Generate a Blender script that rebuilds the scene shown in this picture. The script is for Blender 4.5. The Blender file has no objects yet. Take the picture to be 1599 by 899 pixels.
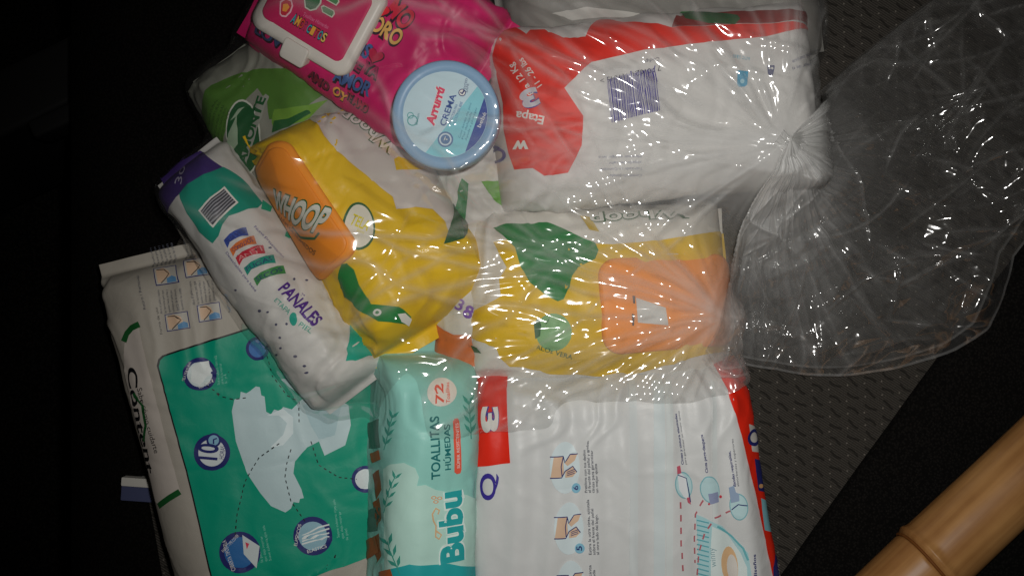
import bpy, bmesh, math, random
import numpy as np
from mathutils import Vector, Matrix, Euler

# ------------------------------------------------------------------ camera, world, flash, exposure
sc = bpy.context.scene
COL = sc.collection
R = math.radians
HC = 0.72                       # camera height above the seat
SPAN = 0.80                     # metres of seat across the picture
K = SPAN / 1599.0

cam = bpy.data.cameras.new('camera')
cam.sensor_width = 36.0
cam.lens = 36.0 * HC / SPAN
cam.clip_start = 0.01
cam.clip_end = 20.0
camo = bpy.data.objects.new('camera', cam)
camo.location = (0, 0, HC)
COL.objects.link(camo)
sc.camera = camo

w = bpy.data.worlds.new('World')
sc.world = w
w.use_nodes = True
w.node_tree.nodes['Background'].inputs[0].default_value = (1.0, 0.86, 0.72, 1)
w.node_tree.nodes['Background'].inputs[1].default_value = 0.004

fl = bpy.data.lights.new('phone_flash', 'SPOT')
fl.energy = 10.8
fl.color = (1.0, 0.972, 0.93)
fl.shadow_soft_size = 0.008
fl.spot_size = R(89)
fl.spot_blend = 1.0
flo = bpy.data.objects.new('phone_flash', fl)
flo.location = (0.025, 0.030, 0.715)
flo.rotation_euler = (Vector((0.090, -0.01, 0.0)) - Vector(flo.location)).to_track_quat('-Z', 'Y').to_euler()
COL.objects.link(flo)

sc.view_settings.view_transform = 'Standard'
sc.view_settings.look = 'None'
sc.view_settings.exposure = 0.0
sc.view_settings.gamma = 1.0
sc.render.resolution_x = 1024
sc.render.resolution_y = 575
try:
    sc.cycles.transparent_max_bounces = 24
    sc.cycles.max_bounces = 8
except Exception:
    pass

def wp(x, y, z=0.0):
    """a point of the place seen at photo position x, y, at height z above the seat"""
    s = K * (HC - z) / HC
    return Vector(((x - 799.5) * s, (449.5 - y) * s, z))

# ------------------------------------------------------------------ noise (numpy)
def _h(ix, iy, s):
    n = (ix.astype(np.int64) * 374761393 + iy.astype(np.int64) * 668265263 + s * 974634777) & 0x7fffffff
    n = ((n ^ (n >> 13)) * 1274126177) & 0x7fffffff
    n = (n ^ (n >> 16)) & 0xffff
    return n / 32767.5 - 1.0

def vn(x, y, s=0):
    x = np.asarray(x, float); y = np.asarray(y, float)
    ix = np.floor(x); iy = np.floor(y)
    fx = x - ix; fy = y - iy
    fx = fx * fx * fx * (fx * (fx * 6 - 15) + 10); fy = fy * fy * fy * (fy * (fy * 6 - 15) + 10)
    a = _h(ix, iy, s); b = _h(ix + 1, iy, s); c = _h(ix, iy + 1, s); d = _h(ix + 1, iy + 1, s)
    return (a * (1 - fx) + b * fx) * (1 - fy) + (c * (1 - fx) + d * fx) * fy

def fbm(x, y, s=0, o=3):
    t = 0; a = 1.0
    for i in range(o):
        t = t + a * vn(x * 2 ** i, y * 2 ** i, s + i * 17); a *= 0.5
    return t

def facet(x, y, s=0, ang=0.0):
    """crumple: flat triangular facets meeting in sharp folds"""
    ca, sa = math.cos(ang), math.sin(ang)
    x, y = ca * x - sa * y, sa * x + ca * y
    x = x + 0.5 * y
    ix = np.floor(x); iy = np.floor(y); fx = x - ix; fy = y - iy
    a = _h(ix, iy, s); b = _h(ix + 1, iy, s); c = _h(ix, iy + 1, s); d = _h(ix + 1, iy + 1, s)
    return np.where(fx + fy < 1, a + (b - a) * fx + (c - a) * fy, d + (c - d) * (1 - fx) + (b - d) * (1 - fy))

def ridge(x, y, s=0):
    return 1.0 - 2.0 * np.abs(vn(x, y, s))

# ------------------------------------------------------------------ materials
def lin(h):
    h = h.lstrip('#')
    o = []
    for i in (0, 2, 4):
        c = int(h[i:i + 2], 16) / 255.0
        o.append(c / 12.92 if c <= 0.04045 else ((c + 0.055) / 1.055) ** 2.4)
    return (*o, 1.0)

_M = {}
def base(name):
    m = bpy.data.materials.new(name)
    m.use_nodes = True
    return m, m.node_tree, m.node_tree.nodes['Principled BSDF']

def wrap(hexc, rough=0.42, bump=0.25, scale=90.0, var=0.06, spec=0.25):
    """printed plastic film: colour, faint mottling and fine crinkles"""
    key = ('wrap', hexc, rough, bump, scale)
    if key in _M: return _M[key]
    m, nt, b = base('printed_film_' + hexc.strip('#'))
    N = nt.nodes; L = nt.links
    tc = N.new('ShaderNodeTexCoord')
    nz = N.new('ShaderNodeTexNoise'); nz.inputs['Scale'].default_value = 28; nz.inputs['Detail'].default_value = 5
    L.new(tc.outputs['Object'], nz.inputs['Vector'])
    mr = N.new('ShaderNodeMapRange'); mr.inputs[3].default_value = 1 - var * 1.6; mr.inputs[4].default_value = 1 + var
    L.new(nz.outputs[0], mr.inputs[0])
    mx = N.new('ShaderNodeMix'); mx.data_type = 'RGBA'; mx.blend_type = 'MULTIPLY'; mx.inputs[0].default_value = 1
    mx.inputs[6].default_value = lin(hexc)
    L.new(mr.outputs[0], mx.inputs[7])
    L.new(mx.outputs[2], b.inputs['Base Color'])
    b.inputs['Roughness'].default_value = rough
    b.inputs['Specular IOR Level'].default_value = spec
    n2 = N.new('ShaderNodeTexNoise'); n2.inputs['Scale'].default_value = scale; n2.inputs['Detail'].default_value = 4
    n2.inputs['Distortion'].default_value = 0.6
    L.new(tc.outputs['Object'], n2.inputs['Vector'])
    bp = N.new('ShaderNodeBump'); bp.inputs['Strength'].default_value = bump; bp.inputs['Distance'].default_value = 0.002
    L.new(n2.outputs[0], bp.inputs['Height'])
    L.new(bp.outputs[0], b.inputs['Normal'])
    _M[key] = m
    return m

def ink(hexc):
    return wrap(hexc, 0.45, 0.12, 90.0)

def film(name, rough=0.1, gloss=0.16, milk=0.05):
    """clear polythene: sees through, glints, a little milky where folded on itself (vertex layer count)"""
    m = bpy.data.materials.new(name); m.use_nodes = True
    nt = m.node_tree; N = nt.nodes; L = nt.links
    N.clear()
    out = N.new('ShaderNodeOutputMaterial')
    tr = N.new('ShaderNodeBsdfTransparent'); tr.inputs[0].default_value = (0.985, 0.985, 0.98, 1)
    gl = N.new('ShaderNodeBsdfGlossy'); gl.inputs['Roughness'].default_value = rough
    gl.inputs[0].default_value = (1, 1, 1, 1)
    fr = N.new('ShaderNodeFresnel'); fr.inputs[0].default_value = 1.5
    mu = N.new('ShaderNodeMath'); mu.operation = 'MULTIPLY'; mu.inputs[1].default_value = gloss / 0.04; mu.use_clamp = True
    L.new(fr.outputs[0], mu.inputs[0])
    mn = N.new('ShaderNodeMath'); mn.operation = 'MINIMUM'; mn.inputs[1].default_value = 0.24
    L.new(mu.outputs[0], mn.inputs[0])
    m1 = N.new('ShaderNodeMixShader')
    L.new(mn.outputs[0], m1.inputs[0]); L.new(tr.outputs[0], m1.inputs[1]); L.new(gl.outputs[0], m1.inputs[2])
    df = N.new('ShaderNodeBsdfDiffuse'); df.inputs[0].default_value = (0.8, 0.8, 0.79, 1)
    tl = N.new('ShaderNodeBsdfTranslucent'); tl.inputs[0].default_value = (0.8, 0.8, 0.79, 1)
    m2 = N.new('ShaderNodeMixShader'); m2.inputs[0].default_value = 0.4
    L.new(df.outputs[0], m2.inputs[1]); L.new(tl.outputs[0], m2.inputs[2])
    at = N.new('ShaderNodeAttribute'); at.attribute_name = 'layers'
    ad = N.new('ShaderNodeMath'); ad.operation = 'MULTIPLY'; ad.inputs[1].default_value = milk
    L.new(at.outputs['Fac'], ad.inputs[0])
    m3 = N.new('ShaderNodeMixShader')
    L.new(ad.outputs[0], m3.inputs[0]); L.new(m1.outputs[0], m3.inputs[1]); L.new(m2.outputs[0], m3.inputs[2])
    L.new(m3.outputs[0], out.inputs[0])
    # tiny crinkles
    tc = N.new('ShaderNodeTexCoord')
    nz = N.new('ShaderNodeTexNoise'); nz.inputs['Scale'].default_value = 160; nz.inputs['Detail'].default_value = 3
    L.new(tc.outputs['Object'], nz.inputs['Vector'])
    bp = N.new('ShaderNodeBump'); bp.inputs['Strength'].default_value = 0.035; bp.inputs['Distance'].default_value = 0.002
    L.new(nz.outputs[0], bp.inputs['Height'])
    L.new(bp.outputs[0], gl.inputs['Normal'])
    return m

# ------------------------------------------------------------------ object helpers
def link(name, me, parent=None, mat=None, smooth=True):
    o = bpy.data.objects.new(name, me)
    COL.objects.link(o)
    if parent is not None: o.parent = parent
    if mat is not None and not me.materials: me.materials.append(mat)
    if smooth and len(me.polygons):
        me.polygons.foreach_set('use_smooth', np.ones(len(me.polygons), dtype=bool))
    return o

def mesh_from(name, verts, faces):
    me = bpy.data.meshes.new(name)
    me.from_pydata([tuple(v) for v in verts], [], faces)
    me.update()
    return me

def grid_mesh(name, P, closed_u=False, mask=None):
    """P: array nu x nv x 3"""
    nu, nv = P.shape[:2]
    iu = np.arange(nu if closed_u else nu - 1); iv = np.arange(nv - 1)
    A, B = np.meshgrid(iu, iv, indexing='ij')
    A2 = (A + 1) % nu
    f = np.stack([A * nv + B, A2 * nv + B, A2 * nv + B + 1, A * nv + B + 1], -1).reshape(-1, 4)
    V = P.reshape(-1, 3)
    if mask is not None:
        mk = mask.reshape(-1)
        f = f[mk[f].all(1)]
        used = np.zeros(len(V), bool); used[f.ravel()] = True
        idx = np.cumsum(used) - 1
        f = idx[f]; V = V[used]
    me = bpy.data.meshes.new(name)
    me.vertices.add(len(V)); me.vertices.foreach_set('co', V.ravel().astype(np.float32))
    me.loops.add(f.size); me.loops.foreach_set('vertex_index', f.ravel().astype(np.int32))
    me.polygons.add(len(f)); me.polygons.foreach_set('loop_start', np.arange(0, f.size, 4, dtype=np.int32))
    me.update(calc_edges=True)
    me.validate()
    if mask is not None:
        return me, used
    return me

def tag(o, label, cat, group=None):
    o['label'] = label; o['category'] = cat
    if group: o['group'] = group

# text outlines -> flat mesh (built-in font)
_TX = {}
def text_mesh(s, bold=0.0, shear=0.0):
    key = (s, bold, shear)
    if key in _TX: return _TX[key]
    cu = bpy.data.curves.new('t', 'FONT')
    cu.body = s; cu.size = 1.0; cu.offset = bold; cu.shear = shear
    cu.resolution_u = 3 if len(s) > 10 else 5
    o = bpy.data.objects.new('t', cu)
    COL.objects.link(o)
    dg = bpy.context.evaluated_depsgraph_get()
    me = bpy.data.meshes.new_from_object(o.evaluated_get(dg))
    V = np.array([v.co[:2] for v in me.vertices]) if len(me.vertices) else np.zeros((0, 2))
    F = [tuple(p.vertices) for p in me.polygons]
    bpy.data.objects.remove(o); bpy.data.curves.remove(cu); bpy.data.meshes.remove(me)
    _TX[key] = (V, F)
    return V, F

def dice(V, F, g):
    """cut flat faces along a grid so that they can follow a curved wrapper"""
    bm = bmesh.new()
    vs = [bm.verts.new((a, b, 0)) for a, b in V]
    for f in F:
        try: bm.faces.new([vs[i] for i in f])
        except ValueError: pass
    bmesh.ops.triangulate(bm, faces=bm.faces[:])
    lo = V.min(0); hi = V.max(0)
    for ax in (0, 1):
        c = math.ceil(lo[ax] / g) * g
        while c < hi[ax]:
            co = (c, 0, 0) if ax == 0 else (0, c, 0)
            no = (1, 0, 0) if ax == 0 else (0, 1, 0)
            bmesh.ops.bisect_plane(bm, geom=bm.verts[:] + bm.edges[:] + bm.faces[:], plane_co=co, plane_no=no, dist=1e-6)
            c += g
    bm.verts.index_update()
    V2 = np.array([v.co[:2] for v in bm.verts]); F2 = [[v.index for v in f.verts] for f in bm.faces]
    bm.free()
    return V2, F2

class Surface:
    """a surface with a 2-D print coordinate system; map(p, q) -> xyz in the thing's own frame"""
    EPS = 0.00085; STEP = 0.00020; smooth = False; crs = 1.0
    def norm(self, p, q):
        h = 5e-4
        a = self.map(p + h, q) - self.map(p - h, q); b = self.map(p, q + h) - self.map(p, q - h)
        n = np.cross(a, b)
        return n / np.maximum(np.linalg.norm(n, axis=-1, keepdims=True), 1e-12)
    def prepare(self, M, prange, qrange, step=0.002):
        self.M = np.array(M)
        ps = np.arange(prange[0], prange[1] + step, step); qs = np.arange(qrange[0], qrange[1] + step, step)
        P, Q = np.meshgrid(ps, qs, indexing='ij')
        X = self.map(P, Q); Nn = self.norm(P, Q)
        Wd = X @ self.M[:3, :3].T + self.M[:3, 3]; Nw = Nn @ self.M[:3, :3].T
        view = np.array([0, 0, HC]) - Wd
        f = (Nw * view).sum(-1) / np.linalg.norm(view, axis=-1)
        s = K * (HC - Wd[..., 2]) / HC
        self._px = Wd[..., 0] / s + 799.5; self._py = 449.5 - Wd[..., 1] / s
        self._f = f; self._P = P; self._Q = Q; self._z = Wd[..., 2]
        self.world = Wd.reshape(-1, 3)
    def at(self, x, y):
        d = (self._px - x) ** 2 + (self._py - y) ** 2 + np.where(self._f > 0.03, 0, 1e7)
        m_ = d.min()
        i, j = np.unravel_index(np.argmax(np.where(d <= max(16.0, m_ + 1e-6), self._z, -9)), d.shape) if m_ < 16 else np.unravel_index(np.argmin(d), d.shape)
        z_ = self._z[i, j]
        i, j = np.unravel_index(np.argmin(d + np.where(self._z > z_ - 0.012, 0, 1e6)), d.shape)
        p, q = self._P[i, j], self._Q[i, j]
        i0, i1 = max(i - 1, 0), min(i + 1, d.shape[0] - 1); j0, j1 = max(j - 1, 0), min(j + 1, d.shape[1] - 1)
        J = np.array([[(self._px[i1, j] - self._px[i0, j]), (self._px[i, j1] - self._px[i, j0])],
                      [(self._py[i1, j] - self._py[i0, j]), (self._py[i, j1] - self._py[i, j0])]])
        J[:, 0] /= (self._P[i1, j] - self._P[i0, j]); J[:, 1] /= (self._Q[i, j1] - self._Q[i, j0])
        try:
            dd = np.linalg.solve(J, np.array([x - self._px[i, j], y - self._py[i, j]]))
            dd = np.clip(dd, -0.002, 0.002)
            p += dd[0]; q += dd[1]
        except np.linalg.LinAlgError:
            pass
        return np.array([p, q])
    # ---- prints
    def put(self, name, V, F, mat, layer=0, parent=None, g=0.0026, cut=True, off=0.0):
        V = np.asarray(V, float)
        if len(V) == 0: return None
        if cut: V, F = dice(V, F, g)
        if len(V) == 0: return None
        X = self.map(V[:, 0], V[:, 1]) + self.norm(V[:, 0], V[:, 1]) * (self.EPS + self.STEP * layer + off)
        me = mesh_from(name, X, F)
        # faces look outward
        if len(me.polygons):
            c = me.polygons[0]
            nv = self.norm(np.array([V[F[0][0]][0]]), np.array([V[F[0][0]][1]]))[0]
            if np.dot(np.array(c.normal), nv) < 0: me.flip_normals()
        return link(name, me, parent or self.printparent, mat)
    def poly(self, pts, mat, layer=0, name='printed_shape', px=True, **k):
        V = np.array([self.at(*a) for a in pts]) if px else np.array(pts, float)
        return self.put(name, V, [tuple(range(len(V)))], mat, layer, **k)
    def polys(self, plist, mat, layer=0, name='printed_shape', px=True, **k):
        V = []; F = []
        for pts in plist:
            n = len(V)
            V += [self.at(*a) if px else np.array(a, float) for a in pts]
            F.append(tuple(range(n, n + len(pts))))
        return self.put(name, V, F, mat, layer, **k)
    def disc(self, c, a, b, mat, layer=0, name='printed_badge', n=28, hole=0.0, arc=(0, 360), **k):
        """ellipse: centre c, half axes to photo points a and b"""
        C = self.at(*c); A = self.at(*a) - C; B = self.at(*b) - C
        t = np.radians(np.linspace(arc[0], arc[1], n + 1))
        O = C + np.cos(t)[:, None] * A + np.sin(t)[:, None] * B
        if hole <= 0 and arc == (0, 360):
            return self.put(name, O[:-1], [tuple(range(n))], mat, layer, **k)
        I = C + hole * (np.cos(t)[:, None] * A + np.sin(t)[:, None] * B)
        V = np.concatenate([O, I]); F = [(i, i + 1, n + 2 + i, n + 1 + i) for i in range(n)]
        return self.put(name, V, F, mat, layer, **k)
    def rnd(self, c, r, mat, layer=0, name='printed_badge', **k):
        return self.disc(c, (c[0] + r, c[1]), (c[0], c[1] - r), mat, layer, name, **k)
    def line(self, pts, width, mat, layer=0, name='printed_line', dash=None, **k):
        V = [self.at(*a) for a in pts]
        # resample
        S = [V[0]]
        for a, b in zip(V[:-1], V[1:]):
            n = max(1, int(np.linalg.norm(b - a) / 0.002))
            S += [a + (b - a) * (i + 1) / n for i in range(n)]
        S = np.array(S); T = np.gradient(S, axis=0); T /= np.maximum(np.linalg.norm(T, axis=1, keepdims=True), 1e-9)
        Nn = np.stack([-T[:, 1], T[:, 0]], 1) * width / 2
        VV = np.concatenate([S + Nn, S - Nn]); n = len(S)
        F = [(i, i + 1, n + i + 1, n + i) for i in range(n - 1) if dash is None or (i % dash) < dash // 2 + 0]
        if not F: return None
        return self.put(name, VV, F, mat, layer, cut=False, **k)
    def text(self, s, a, b, h, mat, layer=1, bold=0.0, shear=0.0, name='lettering', g=0.003, flip=False, off2=None, **k):
        """s written on the wrapper from photo point a to photo point b, capitals h photo pixels tall"""
        V, F = text_mesh(s, bold, shear)
        if len(V) == 0: return None
        A = self.at(*a); B = self.at(*b)
        d = B - A; Lw = np.linalg.norm(d); d = d / max(Lw, 1e-9)
        u = np.array([-d[1], d[0]])
        dx, dy = b[0] - a[0], b[1] - a[1]
        hh = h * Lw / math.hypot(dx, dy)
        V = V.copy()
        V[:, 0] -= V[:, 0].min()
        V[:, 0] *= Lw / V[:, 0].max()
        V[:, 1] *= hh / 0.69
        W2 = A + V[:, :1] * d + V[:, 1:] * u
        if off2 is not None: W2 = W2 + np.array(off2)
        return self.put(name, W2, F, mat, layer, g=g, cut=hh > 0.0032, **k)
    def lines(self, strs, a, b, step, h, mat, layer=1, **k):
        """lines of small print: first line a -> b, each next moved by step (photo px)"""
        for i, s in enumerate(strs):
            f = k.pop('full', None) if False else None
            aa = (a[0] + step[0] * i, a[1] + step[1] * i)
            n = len(s) / max(len(t) for t in strs)
            bb = (aa[0] + (b[0] - a[0]) * n, aa[1] + (b[1] - a[1]) * n)
            self.text(s, aa, bb, h, mat, layer, name='small_print', **k)

class Pack(Surface):
    """a filled flow-wrap pouch: rounded section W x T, length L, flattened to a crimped seal at both ends"""
    def __init__(self, name, label, cat, pos, zt, rz, L, W, T, r=0.016, endd=0.03, endw=0.10, mat=None, bulge=0.006,
                 wr=0.0012, wl=0.03, seed=1, roll=0.0, pitch=0.0, base=0.0, fin=0.010, group=None, taper=0.0, endamp=0.003,
                 folds=None, step=0.0018, inbag=True, emin=0.03, px=2.3, crs=1.0):
        self.crs = crs
        self.L, self.W, self.T, self.r, self.endd, self.endw = L, W, T, r, endd, endw
        self.bulge, self.wr, self.wl, self.seed, self.fin, self.taper, self.endamp = bulge, wr, wl, seed, fin, taper, endamp
        self.folds = folds; self.emin = emin; self.pw = px
        a = W / 2 - r; b = T / 2 - r; c = math.pi * r / 2
        self.per = 2 * (2 * a + 2 * b) + 4 * c
        self.side0 = a + c              # arc length where the side starts
        rot = Euler((R(pitch), R(roll), R(rz)), 'XYZ')
        rot = (Euler((0, 0, R(rz))).to_matrix() @ Euler((R(pitch), R(roll), 0)).to_matrix())
        c0 = wp(pos[0], pos[1], zt)
        nq = int((L + 2 * fin) / step); npp = int(self.per / step)
        ps = np.linspace(-self.per / 2, self.per / 2, npp, endpoint=False)
        qs = np.linspace(-L / 2 - fin, L / 2 + fin, nq)
        P, Q = np.meshgrid(ps, qs, indexing='ij')
        X = self.map(P, Q)
        Rm = np.array(rot)
        # centre of the pack straight below the point seen, resting on its base height
        cc = Vector((0, 0, T / 2)); cw = rot @ cc
        zmin = (X @ Rm.T)[..., 2].min()
        loc = Vector((c0.x - cw.x, c0.y - cw.y, base - zmin))
        e = bpy.data.objects.new(name, None); COL.objects.link(e)
        e.matrix_world = Matrix.Translation(loc) @ rot.to_4x4()
        e.empty_display_size = 0.03
        tag(e, label, cat, group)
        self.root = e
        me = grid_mesh('wrapper', X, closed_u=True)
        self.body = link('wrapper', me, e, mat)
        self.printparent = self.body
        Mw = Matrix.Translation(loc) @ rot.to_4x4()
        self.prepare(Mw, (-self.per * 0.46, self.per * 0.46), (-L / 2 - fin, L / 2 + fin))
        PACKS.append((self, inbag))
    def map(self, p, q):
        p = np.asarray(p, float); q = np.asarray(q, float)
        W, T, r, L = self.W, self.T, self.r, self.L
        a = W / 2 - r; b = T / 2 - r; c = math.pi * r / 2
        sg = np.where(p < 0, -1.0, 1.0); s = np.abs(p)
        s = np.minimum(s, self.per / 2)
        x = np.zeros_like(s); z = np.zeros_like(s); nx = np.zeros_like(s); nz = np.zeros_like(s)
        m = s <= a
        x = np.where(m, s, x); z = np.where(m, T / 2, z); nz = np.where(m, 1.0, nz)
        m = (s > a) & (s <= a + c); t = (s - a) / r
        x = np.where(m, a + r * np.sin(t), x); z = np.where(m, b + r * np.cos(t), z); nx = np.where(m, np.sin(t), nx); nz = np.where(m, np.cos(t), nz)
        m = (s > a + c) & (s <= a + c + 2 * b); t = s - a - c
        x = np.where(m, W / 2, x); z = np.where(m, b - t, z); nx = np.where(m, 1.0, nx)
        m = (s > a + c + 2 * b) & (s <= a + 2 * c + 2 * b); t = (s - a - c - 2 * b) / r
        x = np.where(m, a + r * np.cos(t), x); z = np.where(m, -b - r * np.sin(t), z); nx = np.where(m, np.cos(t), nx); nz = np.where(m, -np.sin(t), nz)
        m = s > a + 2 * c + 2 * b; t = s - a - 2 * c - 2 * b
        x = np.where(m, a - t, x); z = np.where(m, -T / 2, z); nz = np.where(m, -1.0, nz)
        x = x * sg; nx = nx * sg
        d = np.clip((L / 2 - np.abs(q)) / self.endd, 0, 1)
        e = (1 - (1 - d) ** self.pw) ** (1 / self.pw)
        e = self.emin * 0.3 + (1 - self.emin * 0.3) * e
        # belly
        inside = np.clip(1 - (2 * q / L) ** 2, 0, 1)
        bz = self.bulge * np.cos(np.clip(x / W, -.5, .5) * math.pi) * np.sqrt(inside) * np.maximum(nz, 0)
        bx = self.bulge * 0.6 * np.cos(np.clip(z / T, -.5, .5) * math.pi) * np.sqrt(inside) * nx
        # crinkles: soft all over, gathers running lengthwise towards the seals
        if self.smooth:
            wv = np.zeros_like(x)
        else: wv = self.wr * (fbm(p / self.wl, q / (self.wl * 1.5), self.seed, 3))
        if not self.smooth:
            k1 = ridge(p / 0.030 + 0.7 * vn(p / 0.05, q / 0.05, self.seed + 31), q / 0.055 + 0.7 * vn(p / 0.04, q / 0.04, self.seed + 32), self.seed + 30)
            k2 = ridge(p / 0.05 + q / 0.03, q / 0.024 + 0.6 * vn(p / 0.04, q / 0.04, self.seed + 35), self.seed + 34)
            wv = wv + self.crs * self.wr * (0.75 * np.maximum(k1, 0) ** 2.5 - 0.55 * np.maximum(k2, 0) ** 3)
        en = np.exp(-(L / 2 - np.abs(q)) / (self.endd * 1.1))
        en = np.minimum(en, 1.0)
        if not self.smooth: wv = wv + self.endamp * en * ridge(p / 0.016 + 3.0 * vn(q / 0.03, p / 0.06, self.seed + 9), q / 0.06 + 40, self.seed + 5) * np.clip(e * 2.0, 0.08, 1)
        if self.folds is not None and not self.smooth: wv = wv + self.folds(p, q, nz)
        wv = wv * np.clip(e * 1.6, 0.10, 1)
        x = (x + bx) * (1 + self.endw * (1 - e) * 0.5) * (1 - self.taper * q / L)
        z = (z + bz) * e
        x = x + wv * nx; z = z + wv * nz
        # seal strips wave a little
        fz = np.clip((np.abs(q) - L / 2 + 0.004) / 0.008, 0, 1)
        z = z + fz * 0.0025 * vn(x / 0.022, q * 0 + self.seed, self.seed + 3) + (1 - e) * 0.0
        return np.stack([x, q, z], -1)
    def plate(self, name, c, hw, hh, ang, rad, th, mat, parent=None, off=0.0, n=10, inset=0.06):
        """rounded plate moulded onto the wrapper; c in print coordinates, half sizes in metres"""
        out = []
        for k, (sx, sy) in enumerate(((1, 1), (-1, 1), (-1, -1), (1, -1))):
            for i in range(n):
                t = math.pi / 2 * (k + i / (n - 1))
                out.append((sx * (hw - rad) + rad * math.cos(t), sy * (hh - rad) + rad * math.sin(t)))
        out = np.array(out)
        ca, sa = math.cos(ang), math.sin(ang)
        out = out @ np.array([[ca, sa], [-sa, ca]])
        sm = self.smooth; self.smooth = True
        m = len(out); rings = [(1.0, -0.004), (1.0, th * 0.65), (1 - inset * 0.25, th * 0.92), (1 - inset, th)] + [((1 - inset) * f, th) for f in np.linspace(.92, .08, 12)]
        V = []
        for f, o in rings:
            pq = np.array(c) + out * f
            V.append(self.map(pq[:, 0], pq[:, 1]) + self.norm(pq[:, 0], pq[:, 1]) * (o + off))
        ctr = self.map(np.array([c[0]]), np.array([c[1]])) + self.norm(np.array([c[0]]), np.array([c[1]])) * (th + off)
        V = np.concatenate(V + [ctr]); self.smooth = sm
        self.world = np.concatenate([self.world, V @ self.M[:3, :3].T + self.M[:3, 3]])
        F = []
        for k in range(len(rings) - 1):
            for i in range(m):
                j = (i + 1) % m
                F.append((k * m + i, k * m + j, (k + 1) * m + j, (k + 1) * m + i))
        k = len(rings) - 1; cidx = len(V) - 1
        for i in range(m): F.append((k * m + i, k * m + (i + 1) % m, cidx))
        return link(name, mesh_from(name, V, F), parent or self.root, mat)

PACKS = []

def Z(x0, y0, s):
    return lambda *a: [(x0 + a[i] / s, y0 + a[i + 1] / s) for i in range(0, len(a), 2)]
def Z1(x0, y0, s):
    return lambda x, y: (x0 + x / s, y0 + y / s)
# ------------------------------------------------------------------ the setting: car seat, footwell, trim
def structure(o):
    o['kind'] = 'structure'
    return o

def fabric_mat():
    m, nt, b = base('seat_fabric')
    N = nt.nodes; L = nt.links
    def mth(op, a, b_=None, c=None):
        n = N.new('ShaderNodeMath'); n.operation = op
        for i, v in enumerate((a, b_, c)):
            if v is None: continue
            if hasattr(v, 'links') or hasattr(v, 'is_linked'): L.new(v, n.inputs[i])
            else: n.inputs[i].default_value = v
        return n.outputs[0]
    tc = N.new('ShaderNodeTexCoord')
    mp = N.new('ShaderNodeMapping'); mp.inputs['Rotation'].default_value = (0, 0, R(33))
    L.new(tc.outputs['Object'], mp.inputs[0])
    nz = N.new('ShaderNodeTexNoise'); nz.inputs['Scale'].default_value = 55; nz.inputs['Detail'].default_value = 2
    L.new(tc.outputs['Object'], nz.inputs['Vector'])
    sp = N.new('ShaderNodeSeparateXYZ'); L.new(mp.outputs[0], sp.inputs[0])
    X = sp.outputs[0]; Y = sp.outputs[1]
    wob = mth('MULTIPLY', mth('SINE', mth('MULTIPLY', X, 2 * math.pi / 0.0165)), 0.10)
    v = mth('ADD', mth('DIVIDE', Y, 0.0092), wob)
    row = mth('FLOOR', v)
    u = mth('ADD', mth('DIVIDE', X, 0.0165), mth('MULTIPLY', row, 0.37))
    fu = mth('FRACT', u); fv = mth('FRACT', v)
    dash = mth('MULTIPLY', mth('LESS_THAN', fu, 0.62), mth('LESS_THAN', fv, 0.2))
    du = mth('SUBTRACT', fu, 0.82); dv = mth('MULTIPLY', mth('SUBTRACT', fv, 0.55), 0.56)
    dot = mth('LESS_THAN', mth('ADD', mth('MULTIPLY', du, du), mth('MULTIPLY', dv, dv)), 0.0020)
    rib = mth('SINE', mth('MULTIPLY', Y, 2 * math.pi / 0.0017))
    ribm = mth('MULTIPLY_ADD', rib, 0.28, 0.72)
    vor = N.new('ShaderNodeTexNoise'); vor.inputs['Scale'].default_value = 900; vor.inputs['Detail'].default_value = 2
    L.new(tc.outputs['Object'], vor.inputs['Vector'])
    weave = mth('MULTIPLY', ribm, mth('MULTIPLY_ADD', vor.outputs[0], 0.9, 0.55))
    val = mth('MULTIPLY', weave, mth('SUBTRACT', 1.0, mth('MULTIPLY', dash, 0.55)))
    val = mth('ADD', val, mth('MULTIPLY', dot, 1.6))
    mx = N.new('ShaderNodeMix'); mx.data_type = 'RGBA'; mx.blend_type = 'MULTIPLY'; mx.inputs[0].default_value = 1
    mx.inputs[6].default_value = (0.066, 0.059, 0.050, 1)
    L.new(val, mx.inputs[7])
    L.new(mx.outputs[2], b.inputs['Base Color'])
    b.inputs['Roughness'].default_value = 0.9; b.inputs['Specular IOR Level'].default_value = 0.15
    bp = N.new('ShaderNodeBump'); bp.inputs['Strength'].default_value = 0.6; bp.inputs['Distance'].default_value = 0.0012
    L.new(val, bp.inputs['Height']); L.new(bp.outputs[0], b.inputs['Normal'])
    return m

def black_fabric(name, col, scale=520):
    m, nt, b = base(name)
    N = nt.nodes; L = nt.links
    tc = N.new('ShaderNodeTexCoord')
    vo = N.new('ShaderNodeTexVoronoi'); vo.inputs['Scale'].default_value = scale
    L.new(tc.outputs['Object'], vo.inputs['Vector'])
    mr = N.new('ShaderNodeMapRange'); mr.inputs[1].default_value = 0.0; mr.inputs[2].default_value = 0.6
    mr.inputs[3].default_value = 1.9; mr.inputs[4].default_value = 0.5
    L.new(vo.outputs['Distance'], mr.inputs[0])
    mx = N.new('ShaderNodeMix'); mx.data_type = 'RGBA'; mx.blend_type = 'MULTIPLY'; mx.inputs[0].default_value = 1
    mx.inputs[6].default_value = col
    L.new(mr.outputs[0], mx.inputs[7]); L.new(mx.outputs[2], b.inputs['Base Color'])
    b.inputs['Roughness'].default_value = 0.95; b.inputs['Specular IOR Level'].default_value = 0.08
    bp = N.new('ShaderNodeBump'); bp.inputs['Strength'].default_value = 0.5; bp.inputs['Distance'].default_value = 0.001
    L.new(vo.outputs['Distance'], bp.inputs['Height']); L.new(bp.outputs[0], b.inputs['Normal'])
    return m

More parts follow.
